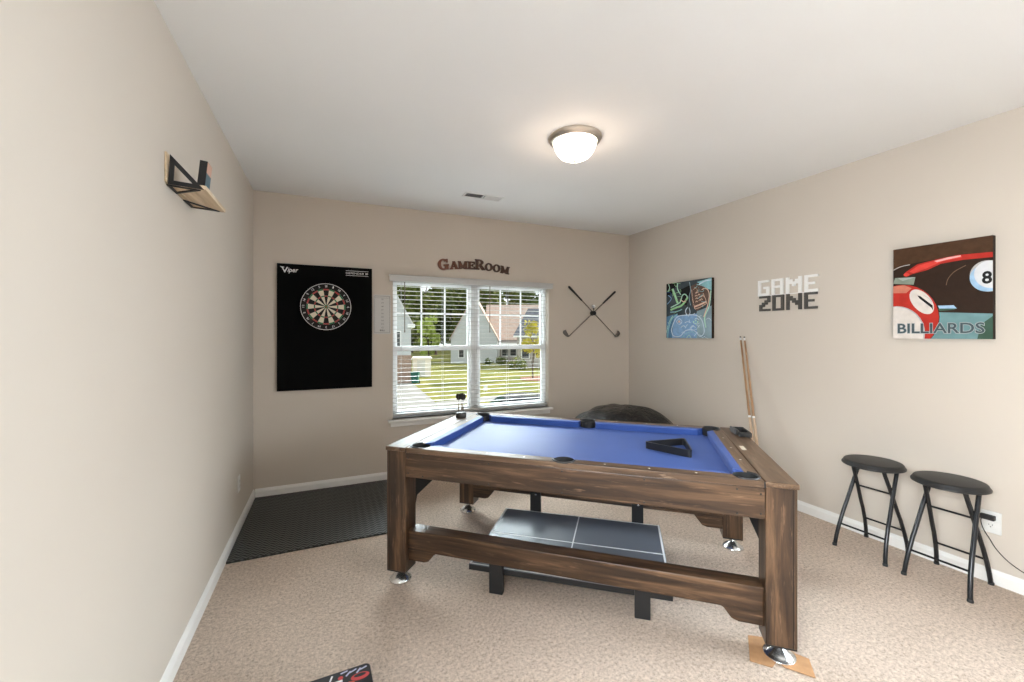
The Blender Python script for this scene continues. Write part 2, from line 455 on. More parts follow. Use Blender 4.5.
# ------------------------------------------------------------------ GAMEROOM sign (slab letters cut out, arched)
def stroke(p, q, t):
    p = Vector(p); q = Vector(q); d = (q-p).normalized(); n = Vector((-d.y, d.x))*t/2
    return [tuple(p+n), tuple(p-n), tuple(q-n), tuple(q+n)]
def ringpoly(cx, cy, rx, ry, t, a0, a1, n=18, tx=None):
    tx = tx or t
    o = [(cx+rx*math.cos(a0+(a1-a0)*i/n), cy+ry*math.sin(a0+(a1-a0)*i/n)) for i in range(n+1)]
    i_ = [(cx+(rx-tx)*math.cos(a1-(a1-a0)*i/n), cy+(ry-t)*math.sin(a1-(a1-a0)*i/n)) for i in range(n+1)]
    out = []
    for k in range(n):
        out.append([o[k], o[k+1], i_[n-k-1], i_[n-k]])
    return out
def rect(a, b, c, d): return [(a, b), (c, b), (c, d), (a, d)]
def glyph(ch):
    s = .30; g = []
    if ch == 'E':
        g = [rect(.08, 0, .38, 1), rect(0, 0, .9, .17), rect(0, .83, .9, 1), rect(.3, .42, .68, .58), rect(.76, 0, .92, .36), rect(.76, .64, .92, 1), rect(.58, .32, .70, .68)]
    elif ch == 'M':
        g = [rect(.07, 0, .30, 1), rect(.82, 0, 1.12, 1), stroke((.2, .95), (.58, .12), .28), stroke((.58, .12), (.98, .95), .26),
             rect(0, 0, .40, .15), rect(.72, 0, 1.22, .15), rect(-.02, .86, .36, 1), rect(.86, .86, 1.22, 1)]
    elif ch == 'A':
        g = [stroke((.17, .05), (.52, .98), .20), stroke((.86, .05), (.52, .98), .31), rect(.26, .26, .8, .40), rect(-.02, 0, .38, .15), rect(.62, 0, 1.10, .15), rect(.36, .86, .66, 1)]
    elif ch == 'O':
        g = ringpoly(.5, .5, .52, .53, .17, 0, 2*PI, 24, .30)
    elif ch == 'G':
        g = ringpoly(.5, .5, .54, .53, .16, .22*PI, 1.80*PI, 24, .30)+[rect(.62, .02, .98, .46), rect(.52, .36, 1.06, .50), rect(.80, .66, .98, 1.0)]
    elif ch == 'R':
        g = [rect(.08, 0, .38, 1), rect(0, 0, .48, .14), rect(0, .86, .5, 1), stroke((.5, .5), (.92, .06), .28), rect(.72, 0, 1.10, .14)]
        g += ringpoly(.46, .72, .46, .28, .15, -PI/2, PI/2, 14, .28)
    return g
gs = thing('wall_sign', 'arched rust brown cut-out word sign on back wall above the window', 'sign', (2.07, 0, 2.165))
adv = {'G': 1.14, 'A': 1.05, 'M': 1.22, 'E': .93, 'R': 1.10, 'O': 1.05}
word = [('G', 1.), ('A', .74), ('M', .74), ('E', .74), ('R', 1.), ('O', .74), ('O', .74), ('M', .74)]
hcap = .113; wcap = .104
tot = sum(adv[c]*wcap*(s_ if s_ == 1 else .83) for c, s_ in word)
x = 0; sc_x = .800/tot
for ch, s_ in word:
    ww = adv[ch]*wcap*(1 if s_ == 1 else .83)*sc_x; xc = x+ww/2-.40; x += ww
    base = -.034*(xc/.40)**2; ang = -math.atan(2*.034*xc/.16)*.8
    mb = MB(); hs = hcap*s_
    for i, poly in enumerate(glyph(ch)):
        pl_ = []
        for (u, v) in poly:
            lx = (u/adv[ch]-.5)*ww*1.03; ly = v*hs
            pl_.append((xc+lx*math.cos(ang)-ly*math.sin(ang), base+lx*math.sin(ang)+ly*math.cos(ang)))
        mb.prism(pl_, .001, .016+.00003*i, lambda a, b_, c_: (a, -c_, b_))
    mb.build('letter', 'signwood', gs)

# ------------------------------------------------------------------ golf clubs
def golf_club(label, g, h, hd, y):
    # g grip end, h head end (x,z), hd head toe direction
    o = thing('golf_club', label, 'golf club', ((g[0]+h[0])/2, y, (g[1]+h[1])/2), 0, None)
    L = lambda x, z, yy=0: (x-(g[0]+h[0])/2, yy, z-(g[1]+h[1])/2)
    G = Vector((g[0], g[1])); Hh = Vector((h[0], h[1])); d = Hh-G
    p = lambda t: G+d*t
    MB().tube([L(*p(0)), L(*p(.012)), L(*p(.27))], [.010, .0135, .0095], 10).build('grip', 'rubber', o)
    MB().tube([L(*p(.26)), L(*p(1.0))], [.0062, .0045], 8).build('shaft', plain('club_shaft', (.30, .28, .25), .25, .9), o)
    dn = d.normalized(); hv = Vector(hd)
    A = Hh; 
    mb = MB().tube([L(*(A-dn*.05)), L(*A), L(*(A+hv*.3+dn*.012))], [.0065, .0075, .009], 8)
    nrm = Vector((-hv.y, hv.x)).normalized()
    if nrm.dot(dn) < 0: nrm = -nrm
    pts = [A+hv*.10-nrm*.006, A+hv*.55-nrm*.018, A+hv*.95-nrm*.030, A+hv*1.05-nrm*.006, A+hv*.92+nrm*.020, A+hv*.5+nrm*.022, A+hv*.05+nrm*.014]
    mb.prism([(q.x, q.y) for q in pts], -.008, .010, lambda a, b_, c_: L(a, b_, c_))
    mb.build('club_head', plain('club_iron', (.16, .15, .14), .3, .9), o, .002)
    return o
golf_club('golf club with grip at upper left and iron head at lower right, crossed on wall', (3.238, 2.032), (3.932, 1.432), (.058, .050), -.040)
golf_club('golf club with grip at upper right and iron head at lower left, crossed on wall', (3.940, 2.000), (3.250, 1.432), (-.068, .062), -.021)
mo = thing('club_mount', 'small black round wall mount where the two golf clubs cross', 'mount', (3.599, 0, 1.7196))
MB().lathe([(.030, .0005), (.030, .009), (.026, .012)], 20, 0, lambda x, y, zz: (x, -zz, y)).build('back_plate', 'matte_black', mo)
MB().lathe([(.026, .0495), (.027, .053), (.022, .058), (.006, .060)], 20, 0, lambda x, y, zz: (x, -zz, y)).build('front_cap', 'matte_black', mo)
for zz_ in (-.021, .021): MB().tube([(0, -.011, zz_), (0, -.050, zz_)], .004, 8).build('pin', 'matte_black', mo)
MB().tube([(0, -.040, .018), (0, -.040, .052), (0, -.038, .060)], [.005, .005, .008], 8).build('ball_rest', 'matte_black', mo)
gb = MB().lathe([(max(.0005, .0213*math.sin(a)), -.0213*math.cos(a)) for a in [PI*i/14 for i in range(15)]], 20)
tag(gb.build('golf_ball', 'white', None, loc=(3.599, -.038, 1.7196+.0835)), 'white golf ball resting above the crossing of the golf clubs', 'golf ball')

# ------------------------------------------------------------------ right wall pictures
def clip(poly, lo=0., hi=1.):
    for ax in (0, 1):
        for lim, sg in ((lo, 1), (hi, -1)):
            out = []
            for i in range(len(poly)):
                a, c = poly[i], poly[(i+1) % len(poly)]
                da, dc = sg*(a[ax]-lim), sg*(c[ax]-lim)
                if da >= 0: out.append(a)
                if (da >= 0) != (dc >= 0):
                    t = da/(da-dc); out.append((a[0]+(c[0]-a[0])*t, a[1]+(c[1]-a[1])*t))
            poly = out
            if not poly: return []
    return poly
class Canvas:
    # picture on the right wall: u runs from far edge (0) to near edge (1)
    def __init__(s, y0, y1, z0, z1, depth, quad):
        s.y0, s.y1, s.z0, s.z1, s.d = y0, y1, z0, z1, depth
        s.mb = MB(); s.mats = []; s.lay = 0
        (lx, lt, lb), (rx, rt, rb) = quad
        FL, FR = 1/(lb-lt), 1/(rb-rt)
        def uv(px, py):
            t = (px-lx)/(rx-lx); top = lt+(rt-lt)*t; bot = lb+(rb-lb)*t
            return (t*FL/(FR+t*(FL-FR)), (bot-py)/(bot-top))
        s.uv = uv
    def fn(s, u, v, zz):
        yc = (s.y0+s.y1)/2; zc = (s.z0+s.z1)/2
        return (-(s.d+.0003+zz), s.y0+(s.y1-s.y0)*u-yc, s.z0+(s.z1-s.z0)*v-zc)
    def mi(s, m):
        if m not in s.mats: s.mats.append(m)
        return s.mats.index(m)
    def poly(s, pts, m, raw=False):
        P = pts if raw else [s.uv(*p) for p in pts]
        P = clip(P); s.lay += 1
        if len(P) > 2: s.mb.flat(P, s.lay*.00006, s.fn, s.mi(m))
    def ell(s, cx, cy, rx, ry, m, rot=0., n=32):
        s.poly([(cx+rx*math.cos(2*PI*i/n)*math.cos(rot)-ry*math.sin(2*PI*i/n)*math.sin(rot), cy+rx*math.cos(2*PI*i/n)*math.sin(rot)+ry*math.sin(2*PI*i/n)*math.cos(rot)) for i in range(n)], m)
    def line(s, pts, w, m, smooth=True):
        if smooth and len(pts) > 2:
            q = []
            for i in range(len(pts)-1):
                p0 = Vector(pts[max(i-1, 0)]); p1 = Vector(pts[i]); p2 = Vector(pts[i+1]); p3 = Vector(pts[min(i+2, len(pts)-1)])
                for k in range(6):
                    t = k/6; q.append(tuple(.5*((2*p1)+(p2-p0)*t+(2*p0-5*p1+4*p2-p3)*t*t+(3*p1-p0-3*p2+p3)*t**3)))
            q.append(tuple(pts[-1])); pts = q
        s.lay += 1
        L, Rr = [], []
        for i, p in enumerate(pts):
            a = Vector(pts[max(i-1, 0)]); c = Vector(pts[min(i+1, len(pts)-1)]); d = c-a
            if d.length < 1e-6: d = Vector((1, 0))
            d.normalize(); n = Vector((-d.y, d.x))*w/2
            L.append(tuple(Vector(p)+n)); Rr.append(tuple(Vector(p)-n))
        for i in range(len(pts)-1):
            P = clip([s.uv(*q) for q in (L[i], L[i+1], Rr[i+1], Rr[i])])
            if len(P) > 2: s.mb.flat(P, s.lay*.00006, s.fn, s.mi(m))
    def text(s, t, u0, u1, v0, v1, m, bold=0., shear=0.):
        s.lay += 1; put_text(s.mb, t, s.fn, u0, u1, v0, v1, s.lay*.00006, s.mi(m), bold, shear)
    def finish(s, name, label, edge):
        yc = (s.y0+s.y1)/2; zc = (s.z0+s.z1)/2
        o = thing(name, label, 'wall art', (W, yc, zc))
        h = (s.y1-s.y0)/2; hz = (s.z1-s.z0)/2; h = abs(h)
        MB().box((-s.d, -h, -hz), (-.001, h, hz)).build('stretched_canvas', edge, o, .0015)
        s.mb.build('printed_picture', s.mats, o, fix=False)
        return o
def pm(name, c, var=.12, sc_=25): return plain('print_'+name, c, .55, spec=.15, var=var, scale=sc_)
brown = pm('brown', (.070, .034, .017), .15); dbr = pm('dark_brown', (.030, .016, .010))
pred = pm('red', (.44, .030, .020)); bred = pm('bright_red', (.66, .060, .045)); pink = pm('pink', (.80, .42, .40))
pw = pm('white', (.66, .60, .55), .08); pww = pm('cool_white', (.66, .66, .68), .05); pgrey = pm('grey', (.45, .42, .40), .08)
pteal = pm('teal', (.15, .27, .28), .2, 9); pdk = pm('dark_green', (.050, .10, .07), .2, 9); plb = pm('light_blue', (.35, .52, .70))
pgg = pm('sage', (.22, .26, .21)); pblk = pm('black', (.012, .012, .013)); plet = pm('slate_letter', (.060, .085, .095)); ptan = pm('tan', (.20, .12, .07))
cv = Canvas(-2.76, -3.222, 1.431, 2.036, .038, ((50, 132, 622), (583, 58, 627)))
cv.poly([(0, 0), (1, 0), (1, 1), (0, 1)], brown, True)
cv.poly([(50, 250), (120, 215), (230, 195), (420, 160), (583, 150), (583, 487), (50, 487)], dbr)
cv.poly([(105, 275), (115, 258), (180, 213), (300, 183), (400, 164), (583, 150), (583, 178), (420, 192), (305, 212), (235, 245), (150, 268), (120, 282)], pred)
cv.poly([(135, 255), (185, 220), (300, 188), (415, 166), (420, 178), (310, 200), (230, 236), (160, 262)], bred)
cv.poly([(270, 196), (340, 178), (412, 166), (412, 174), (345, 188), (285, 203)], pink)
cv.ell(122, 270, 16, 9, bred)
cv.line([(50, 245), (90, 226), (140, 215)], 4, pgrey)
cv.line([(335, 330), (345, 295), (380, 255), (440, 222)], 4, ptan)
cv.ell(560, 281, 100, 86, pgrey); cv.ell(552, 292, 92, 74, plb); cv.ell(575, 272, 92, 76, pww)
cv.poly([(60, 288), (170, 284), (160, 326), (50, 320)], pgg); cv.poly([(75, 290), (170, 284), (100, 305)], pm('light_sage', (.36, .40, .36)))
cv.poly([(290, 478), (583, 487), (583, 627), (250, 627)], pteal)
cv.poly([(583, 500), (520, 545), (500, 627), (583, 627)], pdk)
cv.poly([(290, 442), (375, 440), (392, 458), (300, 462)], plb); cv.poly([(290, 458), (392, 458), (380, 464), (300, 472)], pdk)
cv.ell(108, 505, 192, 182, dbr); cv.ell(104, 507, 192, 181, pred); cv.poly([(50, 335), (110, 328), (150, 345), (120, 372), (50, 372)], pm('salmon', (.60, .20, .13)))
cv.ell(204, 420, 82, 48, pw, .82); cv.poly([(180, 385), (195, 388), (262, 440), (265, 468), (255, 452), (192, 402)], pblk)
cv.line([(215, 385), (240, 400), (258, 420)], 3, pgrey)
cv.ell(70, 592, 152, 148, pgrey); cv.ell(66, 590, 148, 142, pw)
u0, u1 = cv.uv(75, 560)[0], cv.uv(540, 560)[0]
cv.text('BILLIARDS', u0-.006, u1+.006, .052, .170, pm('letter_edge', (.34, .37, .37)), .045)
cv.text('BILLIARDS', u0, u1, .058, .164, plet, .012)
ex = cv.uv(565, 288)
cv.text('8', .905, .995, ex[1]-.062, ex[1]+.062, pblk, .03)
cv.finish('canvas_print', 'square billiard ball canvas with red ball on right wall above the stools', pm('canvas_edge_dark', (.018, .010, .006)))

nbg = pm('neon_bg', (.060, .075, .085), .35, 8); nbl = pm('neon_blue_bg', (.10, .22, .36), .3, 8); npal = pm('neon_pale', (.30, .42, .48), .25, 8)
ngr = pm('neon_green', (.36, .66, .34)); nmint = pm('neon_mint', (.50, .78, .62)); nor = pm('neon_orange', (.80, .55, .42)); nbr = pm('neon_brown', (.15, .095, .075))
nwh = pm('neon_white', (.62, .74, .84)); nlb = pm('neon_ltblue', (.25, .42, .66)); nnv = pm('neon_navy', (.03, .07, .18)); ncy = pm('neon_cyan', (.30, .58, .62))
cv = Canvas(-.690, -1.298, 1.418, 2.032, .038, ((62, 150, 610), (460, 88, 612)))
cv.poly([(0, 0), (1, 0), (1, 1), (0, 1)], nbg, True)
cv.poly([(62, 430), (160, 400), (130, 612), (62, 612)], nbl); cv.poly([(330, 380), (460, 330), (460, 612), (300, 612)], npal); cv.poly([(130, 420), (330, 400), (330, 612), (110, 612)], nlb)
cv.poly([(62, 150), (160, 135), (110, 230), (62, 260)], pblk); cv.poly([(180, 200), (280, 150), (270, 240), (240, 330), (190, 330)], pblk)
cv.poly([(275, 165), (330, 140), (425, 185), (445, 290), (330, 380), (290, 340)], nbr)
cv.poly([(330, 130), (460, 88), (460, 200), (400, 165)], ncy)
for pts, w, m_ in (([(75, 245), (105, 275), (70, 322)], 6, nlb), ([(62, 225), (95, 222), (110, 262)], 5, nnv), ([(80, 150), (90, 185), (75, 215)], 6, nmint),
                   ([(115, 190), (135, 240), (160, 310)], 20, ngr), ([(118, 190), (138, 240), (160, 305)], 7, nmint), ([(160, 140), (160, 190), (188, 240)], 9, nmint),
                   ([(98, 372), (150, 350), (190, 335), (225, 300), (248, 262)], 16, ngr), ([(100, 350), (150, 325), (185, 300), (200, 250), (225, 235), (250, 262)], 9, nmint), ([(95, 390), (150, 385), (200, 365)], 7, ncy),
                   ([(190, 285), (215, 300), (235, 285)], 8, nor), ([(265, 130), (275, 200), (262, 260), (275, 330)], 6, npal),
                   ([(250, 345), (230, 380), (245, 420)], 8, nwh), ([(262, 350), (270, 390), (255, 425)], 6, nwh),
                   ([(350, 150), (400, 120), (460, 108)], 10, nwh), ([(330, 150), (380, 160), (440, 190)], 6, ncy),
                   ([(374, 195), (400, 182), (430, 200), (440, 250), (425, 330), (390, 430)], 8, nor), ([(455, 200), (440, 330), (400, 430), (410, 520)], 9, nmint),
                   ([(285, 195), (292, 270), (312, 360)], 5, nor), ([(312, 362), (360, 345), (418, 312)], 5, nor), ([(418, 312), (405, 270), (385, 225)], 5, nor),
                   ([(300, 195), (318, 180), (335, 205), (318, 225), (345, 215)], 5, nor), ([(310, 342), (360, 322), (415, 296)], 14, nor),
                   ([(120, 590), (108, 540), (135, 460), (170, 425), (230, 415), (300, 412), (345, 425), (380, 470), (395, 560), (360, 595), (325, 560), (290, 540), (230, 548), (190, 590), (150, 600), (120, 590)], 7, nwh),
                   ([(150, 470), (175, 445), (200, 470), (175, 497), (150, 470)], 5, nwh), ([(225, 480), (250, 470), (275, 480)], 5, nwh), ([(190, 520), (215, 505), (235, 525)], 6, nwh),
                   ([(270, 530), (290, 505), (320, 520)], 6, nwh), ([(310, 450), (330, 440), (350, 455)], 6, nwh), ([(300, 480), (330, 490), (355, 480)], 4, nwh), ([(340, 520), (355, 500)], 6, nwh),
                   ([(75, 610), (80, 540), (110, 450), (160, 405)], 8, ncy), ([(62, 570), (85, 480), (120, 420)], 5, nmint), ([(200, 612), (240, 570), (300, 560), (330, 612)], 5, ncy), ([(240, 612), (262, 585), (280, 612)], 5, nmint)):
    cv.line(pts, w, m_)
for (a, c) in ((325, 248), (350, 238), (330, 270), (360, 258), (330, 297), (358, 285), (382, 250), (372, 278)):
    cv.line([(a-10, c+6), (a, c-5), (a+10, c+3)], 6, nor)
for (a, c) in ((320, 460), (338, 472), (320, 486), (303, 472)): cv.ell(a, c, 7, 7, nmint)
cv.ell(175, 470, 10, 10, nor)
ra = random.Random(3)
for k in range(46):
    x0, y0 = ra.uniform(70, 450), ra.uniform(110, 600); an = ra.uniform(0, 6.28); L_ = ra.uniform(18, 55); cu_ = ra.uniform(-.9, .9)
    m_ = (nwh if x0 > 180 else nlb) if y0 > 400 else (ngr if x0 < 190 else nbr if x0 < 330 else ncy)
    cv.line([(x0, y0), (x0+L_*.5*math.cos(an), y0+L_*.5*math.sin(an)), (x0+L_*math.cos(an+cu_), y0+L_*math.sin(an+cu_))], ra.uniform(2.5, 4.5), m_)
cv.finish('canvas_print', 'square neon drawing canvas with game controller on right wall nearest the corner', pm('canvas_edge_brown', (.030, .017, .012)))

# pixel word sign
FONT = {'G': ['1111', '1000', '1000', '1011', '1001', '1001', '1111'], 'A': ['1111', '1001', '1001', '1111', '1001', '1001', '1001'],
        'M': ['10001', '11011', '11111', '10101', '10001', '10001', '10001'], 'E': ['1111', '1000', '1000', '1110', '1000', '1000', '1111'],
        'Z': ['1111', '0001', '0011', '0110', '1100', '1000', '1111'], 'O': ['1111', '1001', '1001', '1001', '1001', '1001', '1111'],
        'N': ['10001', '11001', '11101', '10111', '10011', '10001', '10001']}
gz = thing('wall_sign', 'two-line pixel lettered sign, white word over dark grey word, on right wall', 'sign', (W, -2.02, 1.665))
pxh = .135/7
for wi, (word_, z0, side) in enumerate((('GAME', .140, 'w'), ('ZONE', .0, 'g'))):
    ncol = sum(len(FONT[c][0]) for c in word_)+3*.9
    cw = .500/ncol; ucur = -.250+(.0 if wi == 0 else .012); cw *= (1. if wi == 0 else .965)
    for ch in word_:
        mb = MB(); rows = FONT[ch]
        for r_, row in enumerate(rows):
            c0 = None
            for c_ in range(len(row)+1):
                on = c_ < len(row) and row[c_] == '1'
                if on and c0 is None: c0 = c_
                if not on and c0 is not None:
                    ya, yb = ucur+c0*cw, ucur+c_*cw
                    zb = z0+(6-r_)*pxh
                    th_ = .014+.00005*r_
                    mb.box((-th_, -yb, zb), (-.001, -ya, zb+pxh*(1.0 if r_ else 1.0)))
                    c0 = None
        ucur += (len(rows[0])+.9)*cw
        tag(mb.build('letter', 'white' if wi == 0 else 'sign_grey', gz), 'white letter' if wi == 0 else 'dark grey letter', None)
tag(MB().box((-.0135, -.25, .1345), (-.001, .25, .1405)).build('divider_bar', 'white', gz), 'white dividing bar', None)

# ------------------------------------------------------------------ wall shelf on left wall
sh = thing('wall_shelf', 'small pine shelf with black triangular brackets high on left wall', 'shelf', (0, -1.98, 2.079))
sh.rotation_euler = (0, .06, 0)
MB().box((.001, -.172, 0), (.138, .185, .018)).build('board', 'pine', sh, .0015)
MB().box((.001, -.185, .004), (.008, -.150, .128)).build('wall_cleat', 'pine', sh, .001, rot=(0, -.06, 0))
def tri_frame(P, wd):
    # P: 3 corner points 2D; returns list of quads (outer/inner)
    c = (Vector(P[0])+Vector(P[1])+Vector(P[2]))/3
    a, b_, d = [Vector(p) for p in P]
    per = (a-b_).length+(b_-d).length+(d-a).length
    area = abs((b_-a).cross(d-a))/2; inr = 2*area/per; k = 1-wd/inr
    inc = (a*(b_-d).length+b_*(d-a).length+d*(a-b_).length)/per
    I = [inc+(p-inc)*k for p in (a, b_, d)]; O_ = [a, b_, d]
    return [[tuple(O_[i]), tuple(O_[(i+1) % 3]), tuple(I[(i+1) % 3]), tuple(I[i])] for i in range(3)]
mb = MB()
for q in tri_frame([(.010, -.001), (.132, -.001), (.010, .122)], .017): mb.prism(q, -.178, -.172, lambda a, b_, c_: (a, c_, b_))
mb.build('bracket', 'matte_black', sh)
for ya in (-.168, .045):
    mb = MB()
    for q in tri_frame([(.003, ya), (.003, ya+.120), (.118, ya+.004 if ya < 0 else ya+.120)], .011): mb.prism(q, -.005, -.0003)
    mb.build('bracket', 'matte_black', sh)
bk = thing('small_box', 'slim black box with blue and pink end standing on the pine wall shelf', 'box', (.113, -2.088, 2.0910), 0)
bk.rotation_euler = (0, .10, 0)
MB().box((-.014, -.038, .0015), (.014, .034, .113)).build('carton', 'matte_black', bk, .001)
MB().box((.0141, -.037, .004), (.0146, .033, .064)).build('lower_label', plain('blue_label', (.08, .14, .17), .5), bk)
MB().box((.0141, -.037, .064), (.0146, .033, .111)).build('upper_label', plain('pink_label', (.62, .36, .26), .5), bk)

# ------------------------------------------------------------------ outlets
def outlet(label, loc, rz, w, h):
    o = thing('wall_outlet', label, 'outlet', loc, rz)
    # local: plate faces -x
    MB().box((-.006, -w/2, -h/2), (-.0005, w/2, h/2)).build('cover_plate', 'plate', o, .002)
    for s_ in (1, -1):
        r_ = MB().lathe([(.0165, .006), (.0165, .0085), (.0155, .009)], 20, 0, lambda x, y, zz, s_=s_: (-zz, x, y*.86+s_*.0195))
        ro = r_.build('receptacle', 'plate', o)
        sl_ = MB()
        sl_.box((-.0095, -.008, s_*.0195+.000), (-.0088, -.006, s_*.0195+.009)); sl_.box((-.0095, .006, s_*.0195+.000), (-.0088, .008, s_*.0195+.008))
        sl_.box((-.0095, -.0025, s_*.0195-.010), (-.0088, .0025, s_*.0195-.005))
        sl_.build('slot', 'slot', ro)
    return o
outlet('white wall outlet low on right wall beside the near stool', (W, -3.204, .356), 0, .084, .128)
outlet('white wall outlet low on left wall above the black mat', (0, -.66, .352), PI, .078, .120)
pg = thing('power_adapter', 'black plug adapter in right wall outlet with thin black cord', 'plug', (W-.0095, -3.196, .386))
MB().box((-.030, -.030, -.014), (0, .030, .014)).build('plug_body', 'matte_black', pg, .004)
pts = [(-.018, .022, -.008), (-.024, .024, -.03), (-.018, .016, -.075), (-.012, -.01, -.13), (-.012, -.035, -.175), (-.015, -.085, -.225), (-.020, -.16, -.262), (-.03, -.30, -.31), (-.035, -.42, -.352), (-.035, -.75, -.366)]
q = []
for i in range(len(pts)-1):
    p0, p1, p2, p3 = [Vector(pts[max(0, min(len(pts)-1, j))]) for j in (i-1, i, i+1, i+2)]
    for k in range(5):
        t = k/5; q.append(.5*((2*p1)+(p2-p0)*t+(2*p0-5*p1+4*p2-p3)*t*t+(3*p1-p0-3*p2+p3)*t**3))
q.append(Vector(pts[-1]))
MB().tube(q, .0022, 6).build('cord', 'matte_black', pg)

# ------------------------------------------------------------------ ceiling lamp and vent
lp = thing('ceiling_light', 'flush ceiling lamp with glowing frosted bowl and brushed nickel rim', 'lamp', (2.080, -1.985, H))
MB().lathe([(.172, -.0005), (.174, -.007), (.169, -.012), (.167, -.019), (.160, -.022), (.157, -.030), (.149, -.034), (.143, -.034), (.141, -.02)], 48, 0, caps=False).build('rim', 'nickel', lp)
MB().lathe([(.140, -.022), (.139, -.040), (.133, -.064), (.119, -.094), (.095, -.121), (.062, -.138), (.024, -.145), (.001, -.1455)], 48, 0, caps=False).build('glass_bowl', 'lampglass', lp)
MB().lathe([(.013, -.144), (.015, -.148), (.011, -.152), (.006, -.156), (.007, -.161), (.001, -.164)], 16, 0).build('finial', 'nickel', lp)

vt = thing('ceiling_vent', 'white rectangular air register in the ceiling near the window wall', 'vent', (1.922, -.665, H))
fr2 = MB(); a, c = .185, .062
fr2.box((-a, -c, -.006), (a, -c+.016, -.0005)); fr2.box((-a, c-.016, -.006), (a, c, -.0005)); fr2.box((-a, -c, -.006), (-a+.016, c, -.0005)); fr2.box((a-.016, -c, -.006), (a, c, -.0005)); fr2.box((-.006, -c, -.006), (.006, c, -.0005))
fr2.build('frame', 'white', vt, .001)
MB().box((-a+.01, -c+.01, -.0012), (a-.01, c-.01, -.0006)).build('duct_shade_sheet', plain('duct_shade', (.012, .012, .013), .9), vt)  # flat dark sheet, duct's shade behind the louvres put into its colour
for sg in (-1, 1):
    mb = MB()
    for k in range(9):
        xx = sg*(.022+k*.0175)
        mb.box((-.009, -c+.015, -.0007), (.009, c-.015, .0007), mat=Matrix.Translation((xx, 0, -.0075)) @ Matrix.Rotation(math.radians(-45 if sg < 0 else 42), 4, 'Y'))
    mb.build('louvres', 'white', vt)

# ------------------------------------------------------------------ floor mat
MB().box((.016, -1.150, .0), (1.150, -.016, .011)).build('m', 'mat').name = 'rubber_mat'
tag(bpy.data.objects['rubber_mat'], 'black ribbed rubber floor mat under the dartboard', 'mat')

# ------------------------------------------------------------------ pool table
TH = -.72264
PT = thing('pool_table', 'long rustic brown wood pool table with blue cloth on carpet', 'pool table', (2.0733, -2.0333, 0), TH)
ZT = .8055
HL, HW = 1.0436, .563       # half length / half width of the top
def B(lo, hi, name, mat, bev=.004, par=PT): return MB().box(lo, hi).build(name, mat, par, bev)
# end boards (full width caps) and aprons
for s_ in (-1, 1):
    x0, x1 = sorted((s_*.9135, s_*HL)); B((x0, -HW-.004, ZT-.024), (x1, HW+.004, ZT), 'end_board', 'raily', .004)
    x0, x1 = sorted((s_*.9085, s_*.9145)); B((x0, -HW+.002, ZT-.03), (x1, HW-.002, ZT-.006), 'seam_strip', 'matte_black', 0)
    x0, x1 = sorted((s_*.935, s_*1.000)); B((x0, -HW+.13, .505), (x1, HW-.13, ZT-.024), 'end_apron', 'woody', .003)
    for t_ in (-1, 1):
        # leg: boxed post with routed groove near the outer edge
        y0, y1 = sorted((t_*(HW-.118), t_*HW)); x0, x1 = sorted((s_*.9135, s_*1.036))
        lb_ = MB().box((x0, y0, .084), (x1, y1, ZT-.024))
        lg = lb_.build('leg', 'woodz', PT, .003)
        gx = s_*1.020; MB().box((gx-.002, t_*HW-.0008, .086), (gx+.002, t_*HW+.0008, ZT-.026)).build('groove', plain('dark_groove', (.012, .006, .004), .8), lg)
        MB().box((x0+.001, y0+.001, .0765), (x1-.001, y1-.001, .0840)).build('leg_base_plate', 'black', lg)
        fx, fy = s_*.984, t_*(HW-.064)
        zb = .0066 if (s_ > 0 and t_ < 0) else .0005     # this foot stands on the cardboard
        MB().lathe([(.063, zb), (.065, zb+.0055), (.063, .012), (.050, .024), (.032, .036), (.020, .046), (.013, .056), (.013, .0767)], 28, 0, lambda x, y, zz, fx=fx, fy=fy: (x+fx, y+fy, zz)).build('levelling_foot', 'chrome', PT)
        # corner bracket between leg and end apron
        ya, yb = t_*(HW-.118), t_*(HW-.35)
        mb = MB(); mb.prism([(ya, .385), (ya, .62), (yb, .62), (yb, .500), (ya-t_*.035, .475)], s_*.925, s_*.950, lambda a, b_, c_: (c_, a, b_))
        mb.build('corner_bracket', 'matte_black', PT)
# long sides
pocket_xy = [(-.846, -.497), (.846, -.497), (-.846, .497), (.846, .497), (0, -.508), (0, .508)]
PR = .054
def cutters(): return [MB().lathe([(PR, .60), (PR, .95)], 28, 0, lambda x, y, zz, p=p: (x+p[0], y+p[1], zz)) for p in pocket_xy]
def near(o, idx): return [cutters()[i] for i in idx]
for t_ in (-1, 1):
    y0, y1 = sorted((t_*(HW-.030), t_*HW))
    mb = MB().box((-.9115, y0, .636), (.9115, y1, ZT-.030))
    side = mb.build('side_apron', 'woodx', PT, .004)
    for xs in (-.895, -.80, -.40, 0, .40, .80, .895):
        for zs in ((.660, .748) if abs(xs) > .85 else (.650, .760)):
            sc_b = MB().lathe([(.0045, 0), (.0045, .0012), (.003, .0018)], 10, 0, lambda x, y, zz, xs=xs, zs=zs: (x+xs, t_*(HW+zz), y+zs))
            sc_b.build('screw', 'black', side)
    y0, y1 = sorted((t_*.492, t_*(HW)))
    rl = MB().box((-.9085, y0, ZT-.030), (.9085, y1, ZT)).build('top_rail', 'rail', PT)
    cut(rl, near(rl, (0, 1, 4) if t_ < 0 else (2, 3, 5)))
    bv = rl.modifiers.new('bevel', 'BEVEL'); bv.width = .005; bv.segments = 2; bv.limit_method = 'ANGLE'
for s_ in (-1, 1):
    x0, x1 = sorted((s_*.852, s_*.9085))
    rl = MB().box((x0, -.4925, ZT-.030), (x1, .4925, ZT-.0003)).build('end_rail', 'raily', PT)
    cut(rl, near(rl, (0, 2) if s_ < 0 else (1, 3)))
